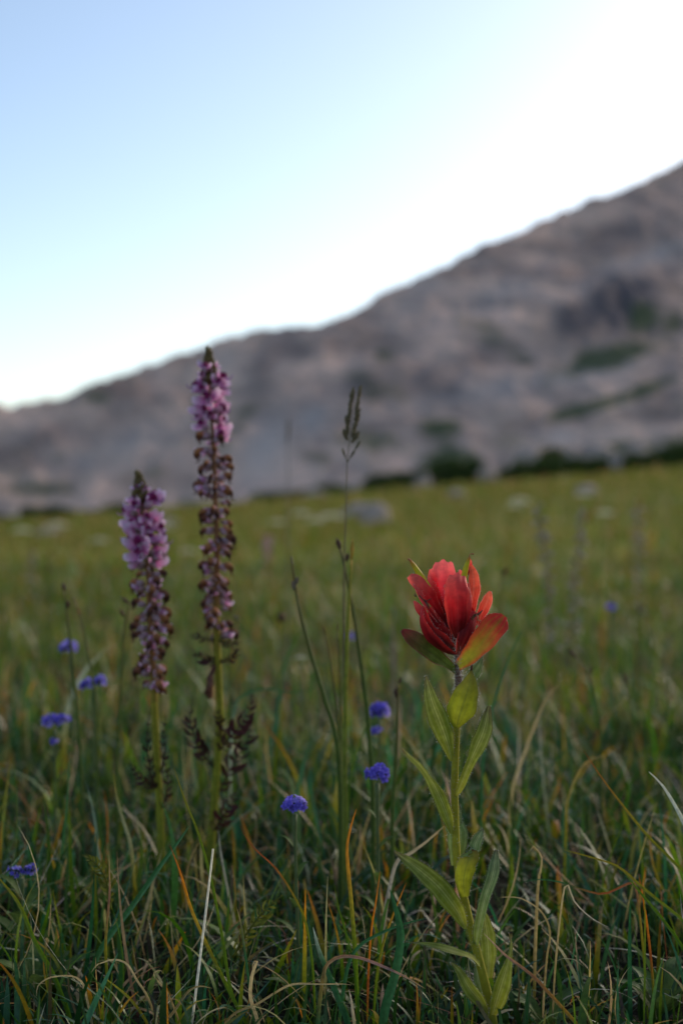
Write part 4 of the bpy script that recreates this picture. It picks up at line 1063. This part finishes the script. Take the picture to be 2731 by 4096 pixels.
hero([(415, 3908), (470, 3950), (523, 3997), (570, 4060), (593, 4110)], .64, 14, [(.40, .36, .03), OL, GB], 'short yellow green blade tip in the bottom straw tangle')
hero([(947, 3627), (965, 3700), (976, 3780), (989, 3876), (1005, 4000), (1015, 4090)], .652, 13, [STRAW2, TE, TE, GA], 'grey tipped thin blade standing right of the pale straw stalk')
hero([(367, 3889), (385, 3862), (408, 3851), (459, 3838), (510, 3857), (549, 3921), (593, 3991)], .645, 11, [STRAW, STRAW, STRAW2, STRAW2], 'curled dry blade arching like a hook over green stems', 'straw', None, name='dry_blade')
hero([(147, 3985), (150, 3950), (165, 3930), (204, 3908), (281, 3902), (328, 3925), (348, 3985)], .642, 14, [STRAW, STRAW, STRAW, STRAW2], 'pale dry blade bent into a low arch at the bottom', 'straw', None, name='dry_blade', roll=30)
hero([(849, 3953), (800, 3945), (753, 3966), (700, 4040), (663, 4087), (640, 4130)], .638, 14, [STRAW2, STRAW2, STRAW], 'thick brown straw bowing beside the foot of the pale stalk', 'straw', None, name='dry_blade')
hero([(655, 3895), (640, 3880), (615, 3895), (640, 3935), (670, 3970)], .65, 10, [STRAW, STRAW2, STRAW2], 'short grey straw folded back near the orange tipped blade', 'straw', None, name='dry_blade')
hero([(2332, 3001), (2409, 3117), (2494, 3229), (2589, 3345), (2731, 3488), (2860, 3650), (2960, 3850)], .64, 15, [RUST, OL, GB, GB, GA], 'long green blade slanting down across the open grass on the right')
hero([(2592, 3086), (2653, 3149), (2731, 3287), (2800, 3450), (2860, 3700)], .69, 24, [(.6, .58, .48), PALEG, (.24, .34, .2), GB], 'pale whitish green blade at the right')
hero([(2247, 3398), (2366, 3430), (2472, 3467), (2563, 3547), (2642, 3610), (2731, 3684), (2830, 3800), (2900, 3950)], .635, 15, [OL, OL, GB, GB, GA], 'arching green blade with a long level tip right of the red flower')
hero([(2488, 3483), (2578, 3594), (2653, 3684), (2731, 3796), (2790, 3930)], .645, 17, [GB, GA, GA], 'dark green blade running under the long level tipped one')
hero([(1932, 3732), (1975, 3775), (2022, 3822), (2128, 3902), (2197, 3976), (2298, 4087), (2330, 4130)], .632, 16, [(.5, .33, .22), (.36, .19, .11), (.22, .1, .04), (.30, .16, .03), OL, GB], 'reddish brown dry blade leaning out from the foot of the red flower', 'straw', None, name='dry_blade')
hero([(2430, 3708), (2420, 3700), (2393, 3690), (2340, 3653), (2292, 3600), (2270, 3540), (2250, 3580)], .66, 9, [(.62, .55, .42), STRAW, STRAW2, STRAW2], 'thin wavy straw dangling in the dark grass at the right', 'straw', None, name='dry_blade')
hero([(2001, 3589), (2045, 3588), (2085, 3594), (2154, 3637), (2191, 3695), (2197, 3760), (2185, 3830)], .665, 10, [STRAW, STRAW2, STRAW2, STRAW], 'thin dry blade arching from the leafy stem to the ground', 'straw', None, name='dry_blade')
hero([(2075, 3531), (2154, 3517), (2239, 3528), (2324, 3557), (2409, 3576), (2483, 3547), (2525, 3531), (2545, 3570)], .68, 11, [TE, TE, RUST, (.25, .12, .05), OL, GB, GB], 'wavy blade, blue green then rust, lying across the grass')
hero([(2552, 3494), (2573, 3615), (2589, 3727), (2605, 3880), (2612, 3990)], .665, 12, [RUST, ORANGE, RUST, GB, GA], 'upright orange blade beneath the slanting green ones at the right')
hero([(2117, 3403), (2121, 3388), (2140, 3388), (2165, 3430), (2160, 3480), (2150, 3540)], .70, 15, [STRAW, STRAW2, STRAW2, OL], 'tan blade with its tip curled over like a cane', 'straw', None, name='dry_blade')
hero([(961, 3301), (985, 3350), (1022, 3398), (1099, 3469), (1165, 3566), (1216, 3668), (1237, 3765), (1250, 3870)], .66, 11, [RUST, RUST, OL, GB, GB, GA], 'arched green blade with a rusty tip left of the loose blue head')
hero([(1252, 3709), (1278, 3806), (1323, 3918), (1359, 4010), (1390, 4092)], .642, 28, [PALEG, TE, TE, TE, TE], 'broad blue green blade with pale point in the bottom grass')
hero([(1336, 3536), (1359, 3653), (1390, 3755), (1415, 3867), (1431, 4020), (1436, 4090)], .65, 9, [GB, GA, GA], 'very thin upright green blade crossing a broad one')
hero([(1425, 3235), (1402, 3310), (1388, 3390), (1392, 3480), (1404, 3600), (1420, 3816), (1431, 4070)], .665, 20, [ORANGE, (.55, .22, .02), (.3, .24, .02), GB, GB, GA], 'stout green blade with an orange dagger tip under the round blue head')
hero([(1560, 3560), (1589, 3663), (1602, 3755), (1579, 3893), (1543, 4020), (1530, 4096)], .645, 42, [TE, TE, TE, TE, GA], 'widest blue green blade, bent near its top, left of the leafy stem')
hero([(1700, 3955), (1614, 3903), (1512, 3857), (1431, 3829), (1359, 3826), (1308, 3857), (1290, 3920)], .640, 17, [STRAW2, PINKS, (.30, .16, .10), (.3, .2, .05), TE, TE], 'arching blade turning from blue green to pinkish straw')
hero([(1405, 3940), (1380, 3936), (1280, 3936), (1170, 3936), (1100, 3970), (1028, 4015), (915, 4075)], .634, 13, [STRAW, STRAW, STRAW2, STRAW2], 'long kinked straw lying level across the bottom grass', 'straw', None, name='dry_blade', cup=.8)
hero([(1520, 3485), (1502, 3612), (1487, 3704), (1475, 3850)], .66, 10, [ORANGE, ORANGE, RUST, OL], 'thin orange blade between round blue head and leafy stem')
hero([(1624, 3530), (1578, 3643), (1538, 3755), (1510, 3880)], .652, 12, [ORANGE, OL, GB, GA], 'olive blade with orange tip leaning towards the widest blade')
hero([(1700, 3673), (1589, 3704), (1487, 3750), (1425, 3796), (1390, 3870)], .648, 17, [TE, TE, TE, GA], 'blue green blade bowing low in front of the widest blade')
hero([(1396, 3960), (1404, 4000), (1412, 4060), (1418, 4110)], .632, 16, [(.6, .5, .36), STRAW, STRAW], 'stubby pale straw standing at the bottom by a stout green blade', 'straw', None, name='dry_blade')
hero([(1010, 3880), (1012, 3850), (1030, 3842), (1010, 3900), (1004, 3990), (1035, 4096)], .64, 20, [STRAW, STRAW, STRAW, STRAW], 'creased pale dry leaf folded over at its top', 'straw', None, name='dry_blade', roll=25)
hero([(1775, 3305), (1700, 3370), (1630, 3420), (1580, 3460)], .74, 18, [STRAW, (.35, .32, .26), STRAW2], 'greyish straw slanting behind the leafy stem', 'straw', None, name='dry_blade')
hero([(2250, 2720), (2180, 2800), (2100, 3000), (2050, 3150)], .95, 14, [STRAW2, STRAW, OL], 'soft pale blade leaning to the right behind the red flower')
hero([(2085, 2520), (2040, 2620), (1990, 2760), (1950, 2900), (1930, 3050)], .90, 14, [TE, TE, TE, GA], 'blue green blade slanting up close behind the red flower')
hero([(2420, 3020), (2330, 3060), (2270, 3200), (2260, 3350)], .85, 12, [STRAW2, OL, GB], 'bent olive blade arching in the soft focus grass')
hero([(475, 2545), (400, 2620), (330, 2700), (270, 2850)], 1.15, 20, [OL, PALEG, OL, GB], 'blurred pale green blade arching between the blue flowers')
hero([(1240, 2500), (1180, 2560), (1130, 2680), (1110, 2850)], 1.1, 16, [GB, TE, TE, GA], 'curved blue green blade left of the tall sedges')
hero([(1255, 2760), (1160, 2770), (1060, 2755), (960, 2790), (930, 2900)], 1.0, 13, [TE, TE, PALEG, OL], 'level blue green blade stretched across behind the tall sedges')
hero([(455, 3090), (470, 3200), (500, 3300), (525, 3390)], .80, 18, [OL, (.3, .3, .16), OL, GB], 'soft yellowish blade left of the shorter spike')
hero([(1530, 2860), (1470, 2900), (1430, 3000), (1400, 3120)], .86, 9, [GB, GA, GA], 'thin dark blade bending over to the drooping blue flower')

# feathery basal leaf and broad low leaves among the grass
fr = frond('feathery_leaf', [P(445, 3640, .70), P(425, 3520, .70), P(380, 3450, .695), P(330, 3420, .69)], .011, 14, M_frond_g, None, seed=31, label='feathery olive green leaf arching low in the left foreground grass', cat='leaf', group='feathery leaves low in the grass')
fr2 = frond('feathery_leaf', [P(930, 3830, .66), P(990, 3730, .66), P(1060, 3640, .662), P(1130, 3580, .665)], .010, 14, M_frond_g, None, seed=32, label='feathery green leaf below the loose blue flower head', cat='leaf', group='feathery leaves low in the grass')
def low_plant(px, py, Y, label, n, L, seed):
    rs = random.Random(seed)
    p = P(px, py, Y); base = Vector((p.x, Y, Gz(p.x, Y)))
    root = empty('low_herb', base, label, 'plant', 'broad leaved herbs low in the grass')
    tube('stem', [base + Vector((0, 0, -.006)), base + Vector((.001, 0, L * .4))], [(0, .001), (1, .0006)], M_bstem, root, 5, 6)
    for k in range(n):
        a = k * 2.4 + rs.uniform(-.4, .4); d = Vector((math.cos(a), math.sin(a), 0)); l = L * rs.uniform(.8, 1.2)
        s = base + Vector((0, 0, L * .3 * k / n))
        leaf('leaf', [s, s + d * l * .5 + Vector((0, 0, l * .6)), s + d * l + Vector((0, 0, l * .75))], l * .42, [(0, .3), (.4, .95), (.6, 1), (.85, .6), (1, .1)], M_bleaf, root, normal=(-d.x * .6, -d.y * .6, .8), cup=.2, mid=.08, wav=.1, nu=10, nv=5, seed=k)
    return root
low_plant(2640, 3960, .67, 'dark green broad leaved herb in the lower right grass', 7, .026, 1)
low_plant(150, 3640, .70, 'light green leafy rosette under the low twin blue heads', 7, .026, 2)
low_plant(2180, 4060, .66, 'olive leaved herb at the right of the leafy stem foot', 5, .020, 3)
low_plant(1190, 3950, .69, 'shaded broad leaved herb under the loose blue head', 6, .020, 4)
low_plant(430, 3300, .83, 'round leaved herb in the soft grass left of the shorter spike', 6, .026, 5)

# ------------------------------------------------------------------ small white flowers, boulders and willow shrubs in the meadow
M_wf = plain_mat('white_petal', (.76, .70, .56), (.84, .78, .64), 300., trans=.3)
def umbel(px, py, Y, label, r, seed):
    rs = random.Random(seed)
    top = P(px, py, Y); base = Vector((top.x, Y, Gz(top.x, Y)))
    if top.z < base.z + .03: top.z = base.z + .03
    root = empty('white_flower', base, label, 'flower', 'pale flowers scattered over the meadow')
    tube('stem', [base + Vector((0, 0, -.01)), base.lerp(top, .6) + Vector((.003, 0, 0)), top], [(0, .0018), (1, .001)], M_bstem, root, 8, 5)
    parts = []
    for k in range(26):
        q = math.sqrt((k + .5) / 26); a = k * 2.4
        c = np.array([math.cos(a) * q * r, math.sin(a) * q * r, r * .35 * (1 - q * q)])
        for j in range(4):
            b = j * 1.57 + k
            parts.append(leaf_geo([c, c + np.array([math.cos(b), math.sin(b), .5]) * r * .12, c + np.array([math.cos(b), math.sin(b), .6]) * r * .24], r * .2, [(0, .4), (.6, 1), (1, .4)], normal=(0, 0, 1), nu=2, nv=2))
    V, f, uv = join_geo(parts)
    o = ob('blossom', mesh('blossom', V, f, uv), M_wf, root); o.location = top - base
    return root
umbel(1202, 2635, 1.35, 'small cream flower head behind the leaning sedge stalk', .0055, 1)
for k, (px, py, Y, r) in enumerate([(1205, 2062, 9, .035), (755, 2212, 5.5, .020), (2080, 2012, 10, .045), (2060, 2030, 9.5, .03), (2330, 1985, 9, .03), (655, 2115, 9, .04), (230, 2110, 11, .05), (1330, 2075, 10, .05), (1265, 2090, 8, .03), (400, 2170, 8, .03), (90, 2130, 10, .04), (1110, 2095, 9, .03), (2420, 2060, 8, .03)]):
    umbel(px, py, Y, 'blurred pale white flower head far out in the meadow', r * 1.7, 10 + k)

M_rock, t_, o_ = nt('boulder_stone')
tc_ = N(t_, 'ShaderNodeTexCoord')
n1_ = N(t_, 'ShaderNodeTexNoise', i_Scale=3., i_Detail=8., i_Roughness=.65); t_.links.new(tc_.outputs['Object'], n1_.inputs['Vector'])
r_ = ramp(t_, [(.3, (.20, .145, .115)), (.5, (.34, .25, .20)), (.7, (.46, .35, .285))]); t_.links.new(n1_.outputs[0], r_.inputs[0])
b_ = N(t_, 'ShaderNodeBsdfPrincipled', i_Roughness=.9); t_.links.new(r_.outputs[0], b_.inputs['Base Color'])
bp_ = N(t_, 'ShaderNodeBump', i_Strength=.8, i_Distance=.05); t_.links.new(n1_.outputs[0], bp_.inputs['Height']); t_.links.new(bp_.outputs[0], b_.inputs['Normal'])
t_.links.new(b_.outputs[0], o_.inputs[0])
def ico():
    import bmesh
    bm = bmesh.new(); bmesh.ops.create_icosphere(bm, subdivisions=3, radius=1)
    V = np.array([v.co[:] for v in bm.verts]); f = [[v.index for v in q.verts] for q in bm.faces]; bm.free(); return V, f
IV, IF = ico()
def boulder(px, py, Y, sx, sy, sz, label, seed):
    """px, py: middle of the foot of the boulder"""
    V = IV.copy()
    for i, v in enumerate(V):
        n1 = mnoise.noise(Vector(v) * 1.1 + Vector((seed * 3.7, 0, 0))); n2 = mnoise.noise(Vector(v) * 3. + Vector((0, seed * 2.1, 0)))
        V[i] = v * (1 + .38 * n1 + .10 * n2)
    # facets
    rs = np.random.default_rng(seed)
    for k in range(7):
        d = rs.normal(0, 1, 3); d /= np.linalg.norm(d); h = rs.uniform(.62, .9)
        e = V @ d - h; V = V - np.outer(np.maximum(e, 0) * .85, d)
    V = V * np.array([sx, sy, sz]) / 2
    x = (px - 1365.5) * Y / F
    z = Gz(x, Y)
    o = ob('boulder', mesh('boulder', V, IF, smooth=True), M_rock, None, label, 'boulder', 'boulders along the meadow edge')
    o.location = (x, Y, z + sz * .28)
    return o
boulder(1495, 2050, 10, .26, .22, .22, 'large tan boulder lying alone in the meadow below the scree', 1)
boulder(1430, 2040, 12.5, .26, .22, .20, 'smaller grey boulder tucked behind the large tan one', 2)
boulder(1180, 1980, 46, 2.8, 1.4, .7, 'long pale flat boulder behind the low dark shrubs', 3)
boulder(1420, 1950, 49, 1.6, 1.2, .8, 'rounded grey boulder behind the green shrubs', 4)
boulder(2120, 1800, 48, 1.5, 1.2, 1.6, 'tall pale boulder beside a dark hollow at the meadow edge', 5)
boulder(2275, 1790, 48, 1.0, 1.2, 1.6, 'pale boulder on the other side of the dark hollow', 6)
boulder(2390, 1760, 48, 1.4, 1.4, 1.5, 'broad grey boulder half hidden by the long dark hedge', 7)
boulder(1950, 1890, 43, .7, .7, .8, 'small pinkish boulder at the end of the long dark hedge', 8)
boulder(2540, 1745, 49, 1.1, 1., 1.6, 'grey boulder showing above the long dark hedge near its high end', 9)
boulder(1690, 1880, 45, .6, .7, .8, 'pale boulder between two green shrubs', 10)
boulder(2460, 1760, 45.5, .7, .6, 1.0, 'rough pale boulder poking out of the long dark hedge', 11)
boulder(2650, 1740, 46, .9, .8, 1.2, 'grey boulder at the high end of the long dark hedge', 12)
boulder(1270, 1980, 42, .9, .7, .55, 'low grey boulder before the shrubs in front of the long pale boulder', 13)
boulder(800, 2010, 46, 1.3, .9, .7, 'pale boulder standing alone at the foot of the scree', 14)
boulder(600, 2020, 47, .9, .8, .6, 'small boulder beside the dark shrubs on the left', 15)
boulder(2340, 1960, 13, .26, .2, .13, 'pale rock sunk in the meadow beneath the long hedge', 16)
boulder(1830, 2000, 16, .26, .2, .12, 'small grey rock sunk in the olive meadow', 17)
boulder(200, 2120, 14, .30, .22, .13, 'low pale rock in the left part of the meadow', 18)
boulder(660, 2115, 14, .30, .22, .16, 'low rock between the purple spikes far behind', 19)

M_wl = plant_mat('willow_leaf', [(0, (.045, .070, .014)), (1, (.070, .10, .022))], trans=.25, mott=.3, noise_scale=5.)
M_wl2 = plant_mat('bright_willow_leaf', [(0, (.035, .062, .012)), (1, (.055, .085, .018))], trans=.3, mott=.3, noise_scale=5.)
M_bark = plain_mat('willow_twig', (.05, .035, .02), (.09, .06, .04), 30.)
def shrub_mesh(seed):
    rs = np.random.default_rng(seed)
    n = 1500
    d = rs.normal(0, 1, (n, 3)); d /= np.linalg.norm(d, axis=1)[:, None]
    rad = rs.uniform(.35, 1, n) ** .5
    lump = 1 + .28 * np.sin(3 * d[:, 0] * 2 + seed) * np.cos(4 * d[:, 1] + 2 * d[:, 2] + seed)
    c = d * (rad * lump)[:, None] * np.array([.5, .4, .5]); c[:, 2] = np.abs(c[:, 2] + .28)
    a = rs.normal(0, 1, (n, 3)); a /= np.linalg.norm(a, axis=1)[:, None]
    b = np.cross(a, rs.normal(0, 1, (n, 3))); b /= np.linalg.norm(b, axis=1)[:, None]
    L = rs.uniform(.05, .10, n)[:, None]
    V = np.stack([c - a * L, c + b * L * .4, c + a * L, c - b * L * .4], 1).reshape(-1, 3)
    f = np.arange(n * 4).reshape(-1, 4)
    uv = np.tile(np.array([[.5, 0], [1, .5], [.5, 1], [0, .5]]), (n, 1))
    return mesh('foliage', V, f, uv, smooth=False)
SM = [shrub_mesh(k) for k in range(3)]
SMd = [m.copy() for m in SM]; SMb = [m.copy() for m in SM]
for m in SMd: m.materials.append(M_wl)
for m in SMb: m.materials.append(M_wl2)
parts = []
for k in range(7):
    a = k * .9; d = np.array([math.cos(a) * .35, math.sin(a) * .28, .55])
    parts.append(tube_geo([np.array([0, 0, -.08]), d * .5 + np.array([0, 0, .05]), d], [(0, .018), (1, .005)], 5, 5))
SST = mesh('branch', *join_geo(parts)); SST.materials.append(M_bark)
def shrub(px, Y, sx, sz, label, k, bright=False, grp='low willow shrubs along the meadow edge'):
    x = (px - 1365.5) * Y / F
    root = empty('willow_shrub', (x, Y, Gz(x, Y)), label, 'shrub', grp)
    f = ob('foliage', (SMb if bright else SMd)[k % 3], None, root); f.scale = (sx, max(sx * .6, .8), sz); f.rotation_euler.z = 0
    b = ob('branch', SST, None, root); b.scale = (sx * .9, sx * .6, sz)
LH = 'low dark willow shrub in the long hedge at the right meadow edge'
for k, px in enumerate(range(1980, 3100, 75)):
    shrub(px, 43 + random.uniform(0, 3), random.uniform(1.3, 2.0), random.uniform(.6, .95) + .35 * k / 15, LH, k)
for k, px in enumerate(range(1075, 1400, 80)):
    shrub(px, 43 + 2 * (k % 2), random.uniform(.8, 1.3), random.uniform(.4, .75), 'low dark willow shrub before the long pale boulder', k + 1)
for k, px in enumerate(range(-120, 560, 85)):
    shrub(px, 47 + 2 * (k % 2), random.uniform(.8, 1.5), random.uniform(.35, .75), 'low dark willow shrub at the foot of the scree on the left', k + 2)
for k, (px, s) in enumerate([(1700, 1.0), (1790, 1.3), (1870, 1.2), (1600, .9), (1520, .9)]):
    shrub(px, 46 + k % 2, 1.3 * s, 1.05 * s, 'bright green willow bush between the boulders', k, True)
shrub(2205, 47, 1.1, 1.5, 'dark willow foliage standing in for the shadow gap between two pale boulders', 1)  # dark foliage stands in for the shade between the two boulders
